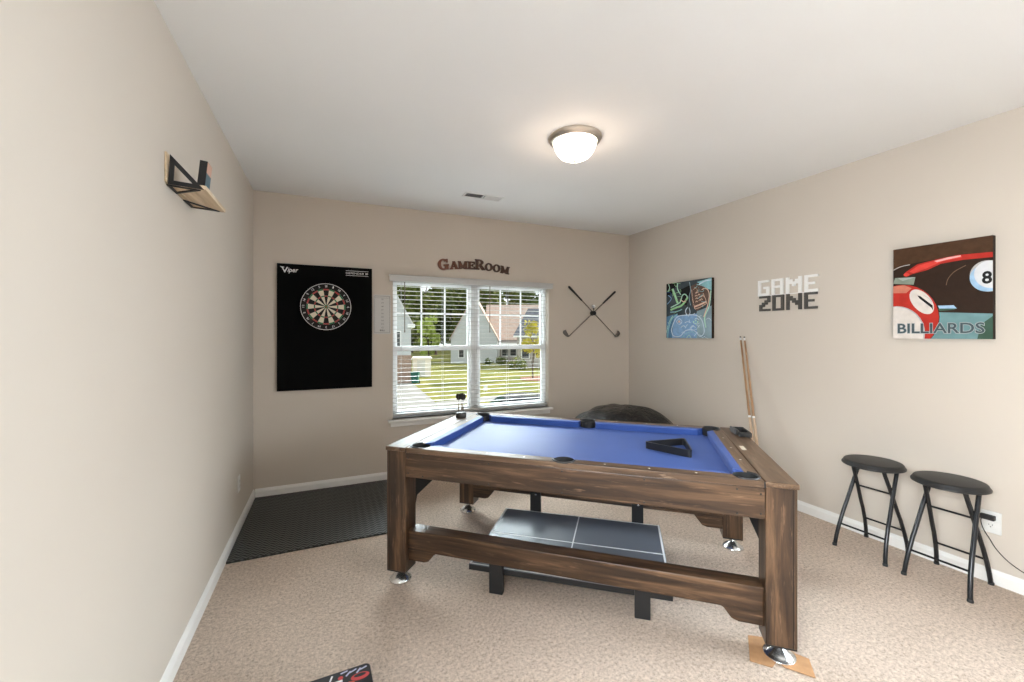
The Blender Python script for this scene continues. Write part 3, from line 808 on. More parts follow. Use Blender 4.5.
# playing bed
bed = MB().box((-.862, -.5, ZT-.058), (.862, .5, ZT-.046)).build('playing_bed', 'cloth', PT)
cut(bed, cutters())
# cushions (nose at mid height, mitred at the pockets)
def cushion(p0, p1, inward, m0, m1):
    # p0->p1 along rail on the wood edge line; inward unit; m0,m1 mitre setbacks of the nose at each end
    d = Vector(p1)-Vector(p0); d.normalize(); n = Vector(inward)
    prof = [(0, ZT-.001, 0.), (.034, ZT-.001, .95), (.040, ZT-.003, 1.), (.042, ZT-.008, 1.), (.036, ZT-.0465, .9), (0, ZT-.0465, 0)]
    vs = []
    for P, sg, mm in ((Vector(p0), 1, m0), (Vector(p1), -1, m1)):
        for a, z_, k in prof:
            q_ = P+n*a+d*sg*mm*k; vs.append((q_.x, q_.y, z_))
    n_ = len(prof)
    mb = MB().add(vs, [(i, (i+1) % n_, n_+(i+1) % n_, n_+i) for i in range(n_)]+[tuple(range(n_)), tuple(range(n_, 2*n_))[::-1]])
    return mb.build('cushion', 'cloth', PT)
for s_ in (-1, 1):
    cushion((s_*.852, -.442), (s_*.852, .442), (-s_, 0), .036, .036)
for t_ in (-1, 1):
    for s_ in (-1, 1):
        cushion((s_*.792, t_*.492), (s_*.054, t_*.492), (0, -t_), .036, .014)
# pockets: black cup with leather-black casting around the outer side
for (px, py) in pocket_xy:
    po = MB().lathe([(PR-.0005, ZT-.002), (PR-.002, ZT-.03), (PR-.006, ZT-.095), (PR-.02, ZT-.118), (.001, ZT-.122)], 28, 0, lambda x, y, zz: (x+px, y+py, zz), caps=False).build('pocket', 'rubber', PT)
    a0 = math.atan2(py, px) if abs(px) > .1 else (PI/2 if py > 0 else -PI/2)
    sp = 1.75 if abs(px) > .1 else 1.45
    arc = [(px+(PR+.004)*math.cos(a0-sp+2*sp*i/20), py+(PR+.004)*math.sin(a0-sp+2*sp*i/20), ZT) for i in range(21)]
    MB().tube(arc, .0055, 8).build('pocket_rim', plain('rim_black', (.03, .03, .032), .3), po)
# rail sights
sights = [(x, t_*.527) for t_ in (-1, 1) for x in (-.634, -.423, -.211, .211, .423, .634)]+[(s_*.880, y) for s_ in (-1, 1) for y in (-.235, 0, .235)]
for (x, y) in sights:
    MB().lathe([(.006, ZT-.001), (.006, ZT+.0004), (.001, ZT+.0006)], 12, 0, lambda a, b_, c_: (a+x, b_+y, c_)).build('rail_sight', plain('pearl', (.75, .70, .62), .3), PT)
tag(MB().box((.931, -.028, ZT), (.955, .057, ZT+.0006)).build('maker_plate', plain('plate_ivory', (.70, .62, .50), .3), PT), 'small ivory plate', None)
# stretchers with stepped corbels
for t_ in (-1, 1):
    y0, y1 = sorted((t_*.440, t_*.531))
    st = MB().box((-.915, y0, .200 if t_ < 0 else .215), (.915, y1, .314 if t_ < 0 else .329)).build('stretcher', 'woodx', PT, .004)
    for s_ in (-1, 1):
        zs_ = 0 if t_ < 0 else .012
        mb = MB(); mb.prism([(s_*.914, .138), (s_*.815, .138), (s_*.785, .148), (s_*.752, .190), (s_*.735, .200+zs_), (s_*.914, .200+zs_)], t_*.450, t_*.524, lambda a, b_, c_: (a, c_, b_))
        mb.build('corbel', 'woodx', st)

def tloc(a, b_, z_):
    c_, s_ = math.cos(TH), math.sin(TH)
    return (2.0733+a*c_-b_*s_, -2.0333+a*s_+b_*c_, z_)

# small table tennis table top on black legs, under the pool table
pp = thing('table_tennis_table', 'low dark grey table tennis top on black legs under the pool table', 'game table', tloc(-.03, -.022, 0), TH+math.radians(2.4))
LX, LY = .555, .395
MB().box((-LX, -LY, .125), (LX, LY, .130)).build('table_top', 'pingpong', pp, .001)
MB().box((-LX, -LY, .095), (LX, LY, .1248)).build('apron_frame', 'matte_black', pp)
ln = MB(); e = .006
def lr(a, b_, c_, d): ln.box((a, b_, .1298), (c_, d, .1306))
lr(-LX+.002, -LY+.002, -LX+.014, LY-.002); lr(LX-.014, -LY+.002, LX-.002, LY-.002)
lr(-LX+.014, -LY+.002, LX-.014, -LY+.012); lr(-LX+.014, LY-.010, LX-.014, LY-.004)
lr(-LX+.014, -.004, LX-.014, .004); lr(-.004, -LY+.012, .004, -.004); lr(-.004, .004, .004, LY-.010)
tag(ln.build('court_lines', 'ink_white', pp), 'white painted lines', None)
for (x, y) in ((-.382, -.43), (.405, -.43), (-.328, .41), (.408, .41)):
    t_ = -1 if y < 0 else 1
    hgt = .19 if t_ < 0 else .36
    y0, y1 = sorted((t_*.3955, t_*.430))
    lg = MB().box((x-.039, y0, .0), (x+.039, y1, hgt)).build('leg', 'matte_black', pp, .002)
    if t_ > 0: MB().lathe([(.008, 0), (.008, .003), (.004, .005)], 10, 0, lambda a, b_, c_, x=x: (a+x+.004, .3955-c_, b_+.255)).build('bolt', 'chrome', lg)

# triangle rack on the cloth
rk = thing('ball_rack', 'black triangular ball rack lying on the blue cloth', 'rack', tloc(.571, .024, ZT-.046), TH)
def tri_round(P, r, n=6):
    out = []
    for i in range(3):
        a, b_, c_ = Vector(P[i-1]), Vector(P[i]), Vector(P[(i+1) % 3])
        d1 = (a-b_).normalized(); d2 = (c_-b_).normalized()
        p1 = b_+d1*r*1.732; p2 = b_+d2*r*1.732
        for k in range(n+1):
            t = k/n; q_ = (p1*(1-t)**2)+(b_*2*t*(1-t))+(p2*t**2); out.append((q_.x, q_.y))
    return out
P = [(-.175, -.009), (.093, -.151), (.081, .160)]
outer = tri_round(P, .022); cen = sum((Vector(q_) for q_ in P), Vector((0, 0)))/3
inner = tri_round([tuple(cen+(Vector(q_)-cen)*.88) for q_ in P], .012)
n_ = len(outer); mb = MB(); H_ = .042
vs = [(x, y, .0005) for x, y in outer]+[(x, y, H_) for x, y in outer]+[(x, y, H_) for x, y in inner]+[(x, y, .0005) for x, y in inner]
for r_ in range(4):
    r2 = (r_+1) % 4
    mb.add(vs, [(r_*n_+i, r_*n_+(i+1) % n_, r2*n_+(i+1) % n_, r2*n_+i) for i in range(n_)], 0, False)
mb.build('frame', 'black', rk, .002)

# dart case standing on the end board
dc = thing('dart_holder', 'round dark dart stand with three darts on end board by window', 'dart stand', tloc(-.968, .330, ZT), TH)
MB().lathe([(.040, .0003), (.041, .004), (.041, .034), (.038, .038), (.001, .038)], 28, 0, caps=False).build('base', plain('holder_base', (.06, .055, .05), .4), dc)
for k in range(3):
    a = math.radians(100+120*k); x, y = .021*math.cos(a), .021*math.sin(a)
    dt = thing('dart', ['upright dart with dark flights, left in the round dart stand', 'upright dart with dark flights, right in the round dart stand', 'upright dart with dark flights, middle front in the round dart stand'][[1, 0, 2][k]] , 'dart', tloc(0, 0, 0), TH)
    bx_, by_, _ = tloc(-.968+x, .330+y, 0); dt.location = (bx_, by_, ZT+.038)
    MB().tube([(0, 0, 0), (0, 0, .012), (0, 0, .018)], [.0012, .0015, .003], 8).build('tip', 'chrome', dt)
    MB().tube([(0, 0, .016), (0, 0, .022), (0, 0, .060), (0, 0, .066)], [.003, .0045, .0045, .003], 10).build('barrel', plain('brass_barrel', (.25, .19, .11), .35, .8), dt)
    MB().tube([(0, 0, .064), (0, 0, .105)], [.0028, .0026], 8).build('stem', 'chrome', dt)
    mb = MB()
    for j in range(4):
        aa = j*PI/2+.4
        mb.prism([(.001, .098), (.012, .103), (.020, .114), (.022, .128), (.019, .141), (.010, .148), (.001, .149)], -.0006, .0006, lambda u, v_, w_, aa=aa: (u*math.cos(aa)-w_*math.sin(aa), u*math.sin(aa)+w_*math.cos(aa), v_))
    mb.build('flight', plain('flight_dark', (.035, .028, .018), .5), dt)

# small black tray at the far corner of the other end board
tr_ = thing('chalk_tray', 'small black tray with grey end on far corner of end board', 'tray', tloc(1.012, .375, ZT), TH+math.radians(4))
mb = MB(); a, c_, t_ = .036, .090, .008
mb.box((-a, -c_, .0005), (a, c_, .006)); mb.box((-a, -c_, .006), (a, -c_+t_*1.6, .030)); mb.box((-a, c_-t_*1.6, .006), (a, c_, .030)); mb.box((-a, -c_+t_*1.6, .006), (-a+t_*1.6, c_-t_*1.6, .030)); mb.box((a-t_, -c_+t_*1.6, .006), (a, c_-t_*1.6, .030))
mb.build('tray_body', 'black', tr_, .004)
tag(MB().box((-a-.012, -.02, .0005), (-a-.0005, c_, .034)).build('end_block', plain('grey_block', (.10, .10, .105), .5, var=.4, scale=120), tr_, .003), 'grey speckled end block', None)

# ------------------------------------------------------------------ cues leaning on right wall
def cue(label, base, tip):
    base = Vector(base); tip = Vector(tip); o = thing('pool_cue', label, 'pool cue', base)
    d = tip-base
    def seg(nm, t0, t1, r0, r1, mat): MB().tube([d*t0, d*t1], [r0, r1], 12).build(nm, mat, o)
    seg('bumper', 0, .012, .0145, .0150, 'rubber')
    seg('butt', .012, .50, .0148, .0112, CUE_B); seg('joint_collar', .50, .512, .0113, .0113, 'ink_white')
    seg('shaft', .512, .975, .0110, .0076, CUE_S); seg('ferrule', .975, .992, .0075, .0074, 'ink_white'); seg('tip', .992, 1.0, .0074, .0062, 'sign_grey')
CUE_B = wood('cue_butt', 'z', (.40, .27, .17), (.52, .37, .25), (.60, .46, .33), .3, .5)
CUE_S = wood('cue_shaft', 'z', (.22, .11, .05), (.34, .19, .09), (.45, .27, .14), .3, .5)
cue('wooden pool cue leaning on right wall, left one of the pair', (3.915, -1.965, .0), (4.157, -1.600, 1.438))
cue('wooden pool cue leaning on right wall, right one of the pair', (3.930, -1.992, .0), (4.157, -1.640, 1.436))

# ------------------------------------------------------------------ black covered heap in the corner
bb = MB(); n_, k_ = 72, 26; vs = []
cxb, cyb = 3.44, -.78
for i in range(k_+1):
    t = i/k_
    for j in range(n_):
        a = 2*PI*j/n_
        ph = t*PI/2
        r_ = .60*math.sin(ph)**.75 if t > 0 else .0008
        zz = .700*max(0., math.cos(ph))**.62
        fold = (math.sin(a*9+2.2*math.sin(a*2))*.5+math.sin(a*17+1.3)*.35+math.sin(a*5+zz*9)*.4)
        k2 = .004+.030*t*t
        r_ *= 1+fold*k2/.6*(1 if t > .1 else t*10)
        zz += (.010*math.sin(a*7+r_*20)+.012*math.sin(a*3+r_*9+1))*(1-abs(2*t-1))+.008*math.sin(a*11)*t*(1-t)
        vs.append((r_*math.cos(a)*1.06, r_*math.sin(a)*.98, max(.0, zz)))
fs = [(i*n_+j, (i+1)*n_+j, (i+1)*n_+(j+1) % n_, i*n_+(j+1) % n_) for i in range(k_) for j in range(n_)]
bb.add(vs, fs, 0, True); bb.add(vs[:n_], [tuple(range(n_))], 0, True); bb.add(vs[-n_:], [tuple(range(n_))[::-1]], 0)
bean = bb.build('bean_bag', 'plastic_sheet', None, loc=(cxb, cyb, 0.001))
tag(bean, 'shiny black wrinkled bean bag in the corner behind the pool table', 'bean bag')

# ------------------------------------------------------------------ folding stools
def stool(label, loc, rz):
    o = thing('folding_stool', label, 'stool', loc, rz, None)
    hs = .605
    MB().lathe([(.148, hs-.038), (.162, hs-.036), (.165, hs-.030), (.164, hs-.021), (.158, hs-.018), (.158, hs-.010), (.153, hs-.004), (.140, hs-.0015), (.001, hs)], 48, 0, caps=True).build('seat', 'leather', o)
    MB().tube([(.1635*math.cos(2*PI*i/48), .1635*math.sin(2*PI*i/48), hs-.030) for i in range(48)], .0055, 6, closed=True).build('seat_rim', 'black', o)
    prof = [(.168, .0), (.158, .06), (.138, .13), (.100, .225), (.062, .30), (.026, .38), (-.012, .46), (-.050, .535), (-.062, .572)]
    def at(z_):
        for (x0, z0), (x1, z1) in zip(prof, prof[1:]):
            if z0 <= z_ <= z1: return x0+(x1-x0)*(z_-z0)/(z1-z0)
    for s_, hy in ((-1, .142), (1, .118)):
        for t_ in (-1, 1):
            MB().tube([(s_*x, t_*hy*(1-.27*z_/.57), z_) for x, z_ in prof], .0115, 10).build('leg', 'steel', o)
            MB().lathe([(.0135, .0), (.0135, .012), (.0118, .016)], 10, 0, lambda x, y, zz, s_=s_, t_=t_, hy=hy: (x+s_*.168, y+t_*hy, zz)).build('foot_cap', 'rubber', o)
        for z_ in ((.150,) if s_ < 0 else (.150, .405)):
            hr = hy*(1-.27*z_/.57); MB().tube([(s_*at(z_), -hr, z_), (s_*at(z_), hr, z_)], .0065, 8).build('rung', 'steel', o)
    for t_ in (-1, 1):
        MB().tube([(0, t_*.088, .433), (0, t_*.122, .433)], .007, 8).build('pivot_bolt', 'steel', o)
    return o
stool('round black folding stool by right wall, the one farther from the outlet', (3.985, -2.715, 0), 0)
stool('round black folding stool by right wall, the one next to the outlet', (3.975, -3.095, 0), 0)

# ------------------------------------------------------------------ cardboard and box on the floor
cb = MB()
def sheet(poly, z0, z1): cb.prism(poly, z0, z1)
sheet([(2.468, -2.915), (2.330, -3.025), (2.385, -3.090), (2.452, -3.072), (2.475, -3.030), (2.56, -2.98)], .001, .0035)
sheet([(2.438, -3.085), (2.432, -3.112), (2.496, -3.203), (2.580, -3.128), (2.556, -3.085), (2.56, -2.98), (2.475, -3.03)], .0036, .0062)
tag(cb.build('cardboard_sheet', 'cardboard'), 'torn brown cardboard piece under the front right foot of the pool table', 'cardboard')

cx0 = thing('game_box', 'black box with red and white print at bottom edge of the carpet', 'box', (.604, -2.505, 0), math.radians(2))
poly = []
for (cx_, cy_, a0) in ((.150, .065, 0), (-.230, .065, PI/2), (-.230, -.16, PI), (.150, -.16, 1.5*PI)):
    for k in range(6): poly.append((cx_+.022*math.cos(a0+k*PI/10), cy_+.022*math.sin(a0+k*PI/10)))
MB().prism(poly, .001, .055, smooth=False).build('carton', 'matte_black', cx0, .002)
fn = lambda u, v, zz: (u, v, .0555+zz)
ell = lambda cx_, cy_, rx, ry, n=20: [(cx_+rx*math.cos(2*PI*i/n), cy_+ry*math.sin(2*PI*i/n)) for i in range(n)]
bred_, borg, blil = plain('box_red', (.50, .03, .03), .4), plain('box_orange', (.65, .10, .03), .4), plain('box_lilac', (.45, .45, .60), .4)
def pr(name, mat, *polys):
    g = MB()
    for p_, z_ in polys: g.flat(p_, z_, fn)
    return g.build(name, mat, cx0, fix=False)
pr('red_oval', bred_, (ell(.128, .028, .036, .019), 0)); pr('oval_centre', 'matte_black', (ell(.128, .034, .024, .009), .0003))
pr('orange_patch', borg, ([(.060, -.03), (.100, -.03), (.105, .010), (.085, .018), (.070, .002)], .0001))
for cx_, cy_ in ((.055, .050), (-.030, .012)): pr('red_dot', bred_, (ell(cx_, cy_, .010, .010), .0001))
g = MB(); put_text(g, 'inE', fn, -.022, .062, -.022, .040, .0002, 0, .03); g.build('title_lettering', 'ink_white', cx0, fix=False)
for (x, y, a) in ((.085, .060, .8), (.105, .068, .4), (.020, .062, 1.2), (.125, .060, .9), (.145, .066, .3), (-.06, .06, 1.3), (.07, .075, .2), (.015, .04, 1.5)):
    d = Vector((math.cos(a), math.sin(a)))*.014; nn = Vector((-d.y, d.x))*.25; c_ = Vector((x, y))
    pr('paint_fleck', blil if x > .03 else 'ink_white', ([tuple(c_-d-nn), tuple(c_+d-nn), tuple(c_+d+nn), tuple(c_-d+nn)], .0002))

# ================================================================== outside
CY, SY = math.cos(.418), math.sin(.418)
CAM = Vector((.6143, -4.2737, 1.4606))
def ground_at(px, F, z_=GZ):       # a point on the ground F metres ahead, in the photograph's bearing px
    a = (px-512)/411.8
    return Vector((CAM.x+F*(SY+a*CY), CAM.y+F*(CY-a*SY), z_))
m, nt, b = new_mat('lawn_grass'); setp(b, None, .95, 0, .1)
v = texco(nt); f = noise(nt, v, .35, 4, .6); f2 = noise(nt, v, 9, 3)
c = ramp(nt, f, [(.35, (.11, .14, .04)), (.6, (.27, .25, .08))]); c = mixc(nt, .3, c, ramp(nt, f2, [(.3, (.09, .12, .035)), (.7, (.32, .29, .10))]))
nt.links.new(c, b.inputs['Base Color']); M['lawn'] = m
M['concrete'] = plain('concrete', (.27, .265, .25), .9, var=.08, scale=2)
M['asphalt'] = plain('asphalt', (.16, .16, .165), .9, var=.1)
def slab(name, pts, z0, z1, mat):
    o = MB().prism([(p.x, p.y) for p in pts], z0, z1).build(name, mat); struct(o); return o
slab('lawn', [Vector((-90, .6, 0)), Vector((130, .6, 0)), Vector((130, 160, 0)), Vector((-90, 160, 0))], GZ-.5, GZ, 'lawn')
slab('driveway', [ground_at(330, 36.5), ground_at(412, 37.0), ground_at(436, 26.2), ground_at(438, 22), ground_at(330, 20)], GZ-.2, GZ+.03, 'concrete')
slab('sidewalk', [ground_at(436, 26.6), ground_at(480, 28.3), ground_at(600, 33.5), ground_at(600, 31.4), ground_at(480, 26.6), ground_at(437, 24.8)], GZ-.2, GZ+.03, 'concrete')
slab('street', [ground_at(438, 22.5), ground_at(480, 25.6), ground_at(520, 26.2), ground_at(620, 27.0), ground_at(640, 12), ground_at(400, 10)], GZ-.2, GZ+.02, 'asphalt')
slab('mulch_bed', [ground_at(520, 41.5), ground_at(546, 43.5), ground_at(560, 41), ground_at(545, 38.2), ground_at(522, 39)], GZ-.2, GZ+.06, plain('mulch', (.26, .13, .085), .95, var=.3, scale=4))

siding = new_mat('white_siding'); m, nt, b = siding; setp(b, (.52, .54, .56), .6)
wv_ = nt.nodes.new('ShaderNodeTexWave'); wv_.bands_direction = 'Z'; wv_.wave_profile = 'SAW'; wv_.inputs['Scale'].default_value = 1.6
tc = nt.nodes.new('ShaderNodeTexCoord'); nt.links.new(tc.outputs['Object'], wv_.inputs[0]); bump(nt, b, wv_.outputs['Fac'], .5, .02)
M['siding'] = m
M['brick'] = plain('brick_skirt', (.34, .24, .19), .9, var=.2, scale=6)
M['roof_tan'] = plain('tan_shingles', (.52, .40, .34), .9, var=.12, scale=3)
M['roof_slate'] = plain('slate_shingles', (.12, .125, .15), .9, var=.12, scale=3)
M['dark_glass'] = plain('dark_window', (.04, .045, .05), .15, var=.2)
M['beige_wall'] = plain('beige_cladding', (.40, .37, .34), .8, var=.08)
YAW = -.418
def house(name, label, px, F):
    p = ground_at(px, F); return thing(name, label, 'house', p, YAW)
def gable(mbw, mbr, x0, x1, y0, y1, ze, za, ov=.25, th=.18):
    xm = (x0+x1)/2
    mbw.prism([(x0, 0), (x1, 0), (x1, ze), (xm, za), (x0, ze)], y0, y1, lambda a, b_, c_: (a, c_, b_))
    sl_ = (za-ze)/(xm-x0)
    for s_ in (-1, 1):
        e_ = xm+s_*(xm-x0+ov); zl = ze-ov*sl_
        mbr.prism([(xm, za), (e_, zl), (e_, zl+th*1.4), (xm, za+th*2.2)], y0-ov, y1+ov, lambda a, b_, c_: (a, c_, b_))
def hwin(par, x, z_, w, h, y=0.):
    o = MB().box((x-w/2-.1, y-.06, z_-.1), (x+w/2+.1, y+.02, z_+h+.1)).build('window', 'vinyl', par)
    MB().box((x-w/2, y-.08, z_), (x+w/2, y-.055, z_+h)).build('pane', 'dark_glass', o)
# left house (white gable over brick skirt), right corner at px 411
h1 = house('house', 'white sided house with brick base at left edge of the window view', 411, 37)
h1.rotation_euler.z = YAW+.27
wm, rm = MB(), MB(); gable(wm, rm, -9, 0, 0, 9, 5.45, 13.5, .25)
wm.build('walls', 'siding', h1); rm.build('roof', plain('white_fascia_roof', (.6, .6, .6), .8), h1)
MB().box((-9.05, -.06, 0), (.05, 9, 2.5)).build('brick_base', 'brick', h1)
hwin(h1, -1.2, 3.2, .5, 1.4); hwin(h1, -3.2, 3.0, 1.0, 1.8)
MB().box((-.3, -.26, 5.0), (.35, 9, 5.3)).build('gutter', 'vinyl', h1)
# middle house (white gable front, tan roof)
h2 = house('house', 'pale gabled house with tan roof seen through the middle of the window', 474, 62)
wm, rm = MB(), MB(); gable(wm, rm, -3.5, 3.5, 0, 8, 3.8, 10.0, .22, .12)
wm.build('gable_front', 'siding', h2); rm.build('gable_roof', 'roof_tan', h2)
MB().box((3.4, 3, 0), (16, 12, 3.7)).build('walls', 'beige_wall', h2)
MB().prism([(2.4, 3.5), (7.5, 9.35), (12.6, 3.5)], .0, 14.5, lambda a, b_, c_: (c_+1.4, a, b_)).build('roof', 'roof_tan', h2)
for x in (4.6, 5.9): hwin(h2, x, 1.0, .9, 1.6, 3.0)
for x in (3.7, 6.8): MB().box((x-.1, 1.6, 0), (x+.1, 1.8, 2.8)).build('porch_post', 'vinyl', h2)
MB().box((3.4, 1.5, 2.75), (7.2, 3.1, 3.05)).build('porch_beam', 'vinyl', h2)
hwin(h2, -1.9, .9, .7, 1.4)
# right house (slate hip roof)
h3 = house('house', 'house with dark slate roof at right edge of the window view', 530, 54)
MB().box((-1.6, 0, 0), (11, 8, 4.2)).build('walls', 'beige_wall', h3)
rf = MB(); e = .3
A = [(-2.2, -e, 4.2), (11.3, -e, 4.2), (11.3, 8+e, 4.2), (-2.2, 8+e, 4.2)]; Rg = [(-.1, 4, 8.0), (11.3, 4, 8.0)]
rf.add(A+Rg, [(0, 1, 5, 4), (2, 3, 4, 5), (3, 0, 4), (1, 2, 5), (3, 2, 1, 0)]); rf.build('roof', 'roof_slate', h3)
for x in (-.6, 1.2, 3.4): hwin(h3, x, 1.3, .9, 1.6)
MB().box((-2.2, -.36, 4.0), (11.3, -.25, 4.2)).build('gutter', 'vinyl', h3)

# trees
m, nt, b = new_mat('leaves'); setp(b, None, .8, 0, .2)
f = noise(nt, texco(nt), 1.3, 3); nt.links.new(ramp(nt, f, [(.3, (.075, .10, .030)), (.55, (.16, .19, .055)), (.72, (.34, .33, .12))]), b.inputs['Base Color']); M['leaf'] = m
m, nt, b = new_mat('leaves_dark'); setp(b, None, .8, 0, .2)
f = noise(nt, texco(nt), 1.5, 3); nt.links.new(ramp(nt, f, [(.3, (.040, .062, .022)), (.7, (.13, .16, .05))]), b.inputs['Base Color']); M['leaf_dark'] = m
M['leaf_yellow'] = plain('leaves_yellow', (.66, .60, .11), .8, var=.25, scale=3)
M['bark'] = plain('bark', (.10, .07, .05), .9, var=.3)
def crown(rx, rz, z0, n, leaf, seed):
    r = random.Random(seed); mb = MB()
    clumps = []
    for _ in range(26):
        while True:
            p = Vector((r.uniform(-1, 1), r.uniform(-1, 1), r.uniform(-1, 1)))
            if p.length < 1: break
        clumps.append((Vector((p.x*rx, p.y*rx, z0+rz+p.z*rz)), r.uniform(.28, .5)*rx))
    for _ in range(n):
        c_, cr = r.choice(clumps); d = Vector((r.gauss(0, 1), r.gauss(0, 1), r.gauss(0, 1))).normalized()*cr*r.uniform(.6, 1.)
        p = c_+d; u = Vector((r.gauss(0, 1), r.gauss(0, 1), r.gauss(0, 1))).normalized(); w_ = u.orthogonal().normalized()
        s_ = leaf*r.uniform(.6, 1.3)
        mb.add([p-u*s_, p-w_*s_*.5, p+u*s_, p+w_*s_*.5], [(0, 1, 2, 3)])
    return mb
def tree(name, label, group, px, F, rx, rz, z0, n, leaf, mat, seed):
    o = thing(name, label, 'tree', ground_at(px, F), rnd.uniform(0, 6), group)
    crown(rx, rz, z0, n, leaf, seed).build('foliage', mat, o, fix=False)
    tb = MB().tube([(0, 0, -.3), (.1, .05, z0*.6), (0, .1, z0+rz)], [.035*rz, .028*rz, .012*rz], 8)
    for k in range(5):
        a = k*1.3; tb.tube([(0, .05, z0*.8+k*.25*rz), (rx*.5*math.cos(a), rx*.5*math.sin(a), z0+rz*.5+k*.22*rz)], [.014*rz, .005*rz], 6)
    tb.build('trunk', 'bark', o)
    return o
G = 'woodland trees behind the houses'
t1 = tree('woodland_tree', 'tall green woodland tree behind the houses outside the window', G, 418, 78, 3.5, 9.0, 2.0, 3800, .55, 'leaf', 1)
t2 = tree('woodland_tree', 'tall green woodland tree behind the houses outside the window', G, 440, 84, 3.6, 10.0, 1.5, 3800, .55, 'leaf_dark', 2)
t1.location = ground_at(424, 73.5); t2.location = ground_at(436, 86)
rows = [(86, (384, 488, 540)), (97.5, (366, 412, 460, 508, 556)), (109, (390, 432, 474, 516, 558)), (120.5, (376, 414, 452, 490, 528, 566))]
k = 0
for F, pxs in rows:
    for px in pxs:
        k += 1; o = copy_tree(t2 if (k*7) % 5 < 2 else t1); o.location = ground_at(px, F); s_ = rnd.uniform(.92, 1.0); o.scale = (s_, s_, rnd.uniform(1.0, 1.15)); o.rotation_euler.z = rnd.uniform(0, 6)
tree('young_tree', 'slim yellow leaved young tree on the lawn outside the window', None, 533, 40.5, .95, 2.5, 1.2, 900, .20, 'leaf_yellow', 5)
tree('green_shrub', 'bright green leafy tree between the two houses, left of the pale gable', None, 428, 62.5, 1.5, 3.6, .6, 1200, .30, plain('leaves_bright', (.34, .42, .09), .8, var=.3, scale=2), 6)
def shrub(label, px, F, r_, seed, mat='leaf'):
    o = thing('shrub', label, 'shrub', ground_at(px, F), 0)
    crown(r_, r_*.6, 0, 500, .16, seed).build('foliage', mat, o, fix=False)
shrub('rounded shrub beside the porch of the pale gabled house', 502, 59.0, .8, 11); shrub('low shrub in front of the slate roofed house', 519, 51.0, 1.1, 12)
shrub('dark low shrub at the foot of the pale gable', 489, 60.2, .6, 13, 'leaf_dark')
# white shed, bin, yard sign
sd = thing('garden_shed', 'small white shed beyond the driveway behind the green bin', 'shed', ground_at(421.5, 42.5), YAW+.22)
MB().box((-.90, 0, 0), (.95, 2, 1.85)).build('walls', 'white', sd); MB().prism([(-1.0, 1.85), (1.1, 1.85), (.95, 2.0), (-.9, 2.0)], -.15, 2.15, lambda a, b_, c_: (a, c_, b_)).build('roof', 'white', sd)
MB().box((-.45, -.03, .05), (.35, .0, 1.7)).build('door', plain('shed_door', (.62, .66, .68), .5), sd)
bn = thing('wheelie_bin', 'dark green wheeled bin at the end of the driveway', 'bin', ground_at(415.3, 36.4), YAW)
mg = plain('bin_green', (.012, .10, .075), .5)
MB().add([(-.26, -.26, .08), (.26, -.26, .08), (.26, .26, .08), (-.26, .26, .08), (-.33, -.33, .98), (.33, -.33, .98), (.33, .33, .98), (-.33, .33, .98)], [(0, 3, 2, 1), (4, 5, 6, 7), (0, 1, 5, 4), (1, 2, 6, 5), (2, 3, 7, 6), (3, 0, 4, 7)]).build('body', mg, bn)
MB().box((-.35, -.36, .98), (.35, .38, 1.06)).build('lid', mg, bn, .02)
for s_ in (-1, 1): MB().lathe([(.13, -.04), (.13, .04)], 16, 0, lambda x, y, zz, s_=s_: (s_*.30+zz, .27+x*.9, .13+y)).build('wheel', 'rubber', bn)
ys = thing('yard_sign', 'small white sign on a stake standing on the lawn', 'sign', ground_at(485.5, 30.4), YAW)
MB().box((-.14, -.012, .22), (.14, .012, .62)).build('panel', 'white', ys); MB().tube([(0, .015, 0), (0, .015, .5)], .012, 6).build('stake', 'steel', ys)
# parked car (below the window, seen from above)
car = thing('parked_car', 'grey parked car on the street just above the window sill', 'car', ground_at(516, 19.2), YAW+math.radians(8))
paintc = plain('car_paint', (.10, .105, .11), .22, .4)
low = [(-2.2, .35), (-2.25, .62), (-2.12, .88), (-1.15, 1.02), (1.6, 1.04), (2.15, .98), (2.22, .6), (2.18, .35)]
top = [(-1.25, 1.0), (-.55, 1.50), (-.2, 1.58), (.9, 1.60), (1.55, 1.50), (2.0, 1.0)]
MB().prism(low, -.88, .88, lambda a, b_, c_: (a, c_, b_)).build('body', paintc, car, .06, seg=3)
MB().prism(top, -.74, .74, lambda a, b_, c_: (a, c_*(1-.16*(b_-1.0)/.6), b_)).build('cabin', paintc, car, .04, seg=3)
wg = MB(); 
wg.add([(-1.235, -.66, 1.06), (-1.235, .66, 1.06), (-.60, .60, 1.49), (-.60, -.60, 1.49)], [(0, 1, 2, 3)])
wg.build('windscreen', plain('windscreen', (.16, .26, .28), .08, .6), car, fix=False, loc=(-.025, 0, .03))
for s_ in (-1, 1):
    MB().prism([(-.95, 1.08), (-.42, 1.46), (.35, 1.50), (.35, 1.08)], 0, .01, lambda a, b_, c_, s_=s_: (a, s_*(.742-.12*(b_-1.0)/.6+c_), b_)).build('side_window', 'dark_glass', car)
    for xw in (-1.4, 1.4): MB().lathe([(.2, -.11), (.33, -.10), (.34, 0), (.33, .10), (.2, .11)], 24, 0, lambda x, y, zz, s_=s_, xw=xw: (x+xw, s_*.80+zz, y+.34)).build('wheel', 'rubber', car)

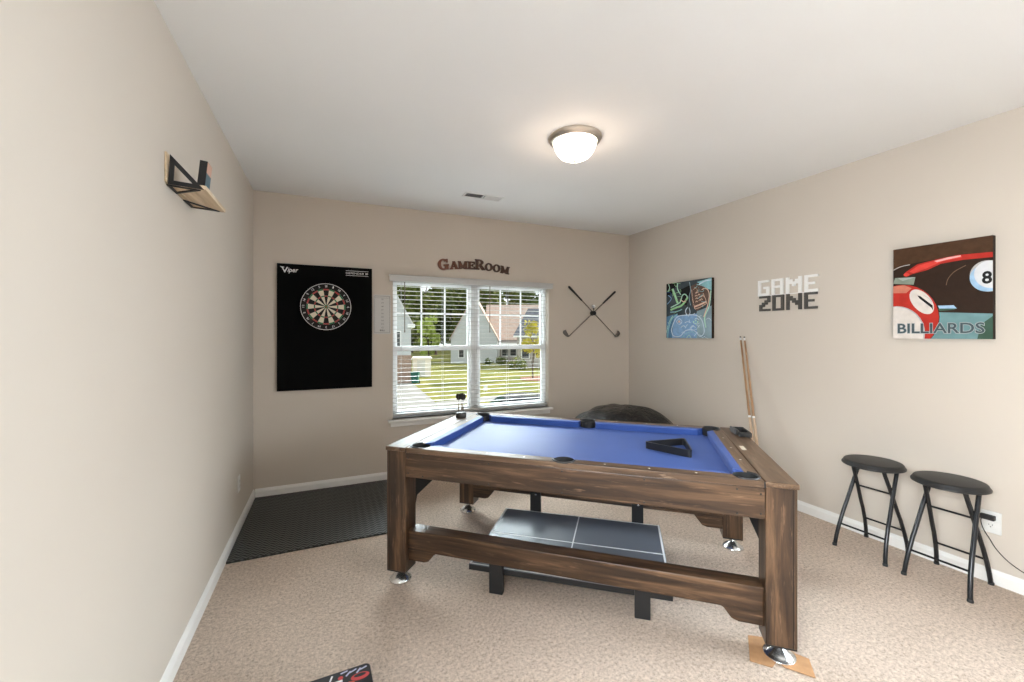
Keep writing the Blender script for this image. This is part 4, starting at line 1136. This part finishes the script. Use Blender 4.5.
# ------------------------------------------------------------------ light
w = bpy.data.worlds.new('World'); scene.world = w; w.use_nodes = True
nt = w.node_tree; nt.nodes.clear()
out = nt.nodes.new('ShaderNodeOutputWorld'); bg = nt.nodes.new('ShaderNodeBackground')
bg.inputs[0].default_value = (.93, .97, 1.0, 1); bg.inputs[1].default_value = 1.15
nt.links.new(bg.outputs[0], out.inputs[0])
def light(name, kind, loc, rot=(0, 0, 0), energy=10, color=(1, 1, 1), **k):
    l = bpy.data.lights.new(name, kind); l.energy = energy; l.color = color
    for a, b_ in k.items(): setattr(l, a, b_)
    o = bpy.data.objects.new(name, l); o.location = loc; o.rotation_euler = rot; COL.objects.link(o); return o
sun = light('sun', 'SUN', (30, 20, 30), energy=6.5, color=(1, .94, .84), angle=.01)
sun.rotation_euler = Vector((-.72, -.07, -.40)).to_track_quat('-Z', 'Y').to_euler()
# unseen fill lights added behind the camera to brighten the side walls
light('fill_light_right', 'AREA', (W-.015, -4.75, 1.25), (0, math.radians(66), 0), 155, (.78, .91, 1.), shape='RECTANGLE', size=1.7, size_y=1.9, spread=math.radians(125))
light('fill_light_left', 'AREA', (.015, -4.6, 1.25), (0, math.radians(-66), 0), 130, (.88, .95, 1.), shape='RECTANGLE', size=1.7, size_y=1.9, spread=math.radians(125))
# sky light falling in through the real window (a patch of bright sky above the trees)
sk = light('sky_daylight', 'AREA', (2.1, 4.6, 4.4), (0, 0, 0), 2400, (.86, .94, 1.), shape='RECTANGLE', size=6, size_y=1.6)
sk.rotation_euler = (Vector((2.1, -1.0, 1.0))-sk.location).to_track_quat('-Z', 'Y').to_euler()
# bulb of the ceiling lamp
light('ceiling_bulb', 'POINT', (2.08, -1.985, H-.23), energy=2.2, color=(1, .74, .52), shadow_soft_size=.06)

# ------------------------------------------------------------------ camera
cam = bpy.data.cameras.new('camera'); co = bpy.data.objects.new('camera', cam); COL.objects.link(co)
co.location = CAM; co.rotation_euler = (PI/2, 0, -.41801)
cam.sensor_width = 36; cam.lens = 36*411.8/1024; cam.shift_y = -6.9/1024; cam.clip_end = 500; cam.clip_start = .05
scene.camera = co
vs_ = scene.view_settings; vs_.view_transform = 'Standard'; vs_.look = 'None'; vs_.gamma = 1; vs_.use_curve_mapping = False; vs_.exposure = 0.46
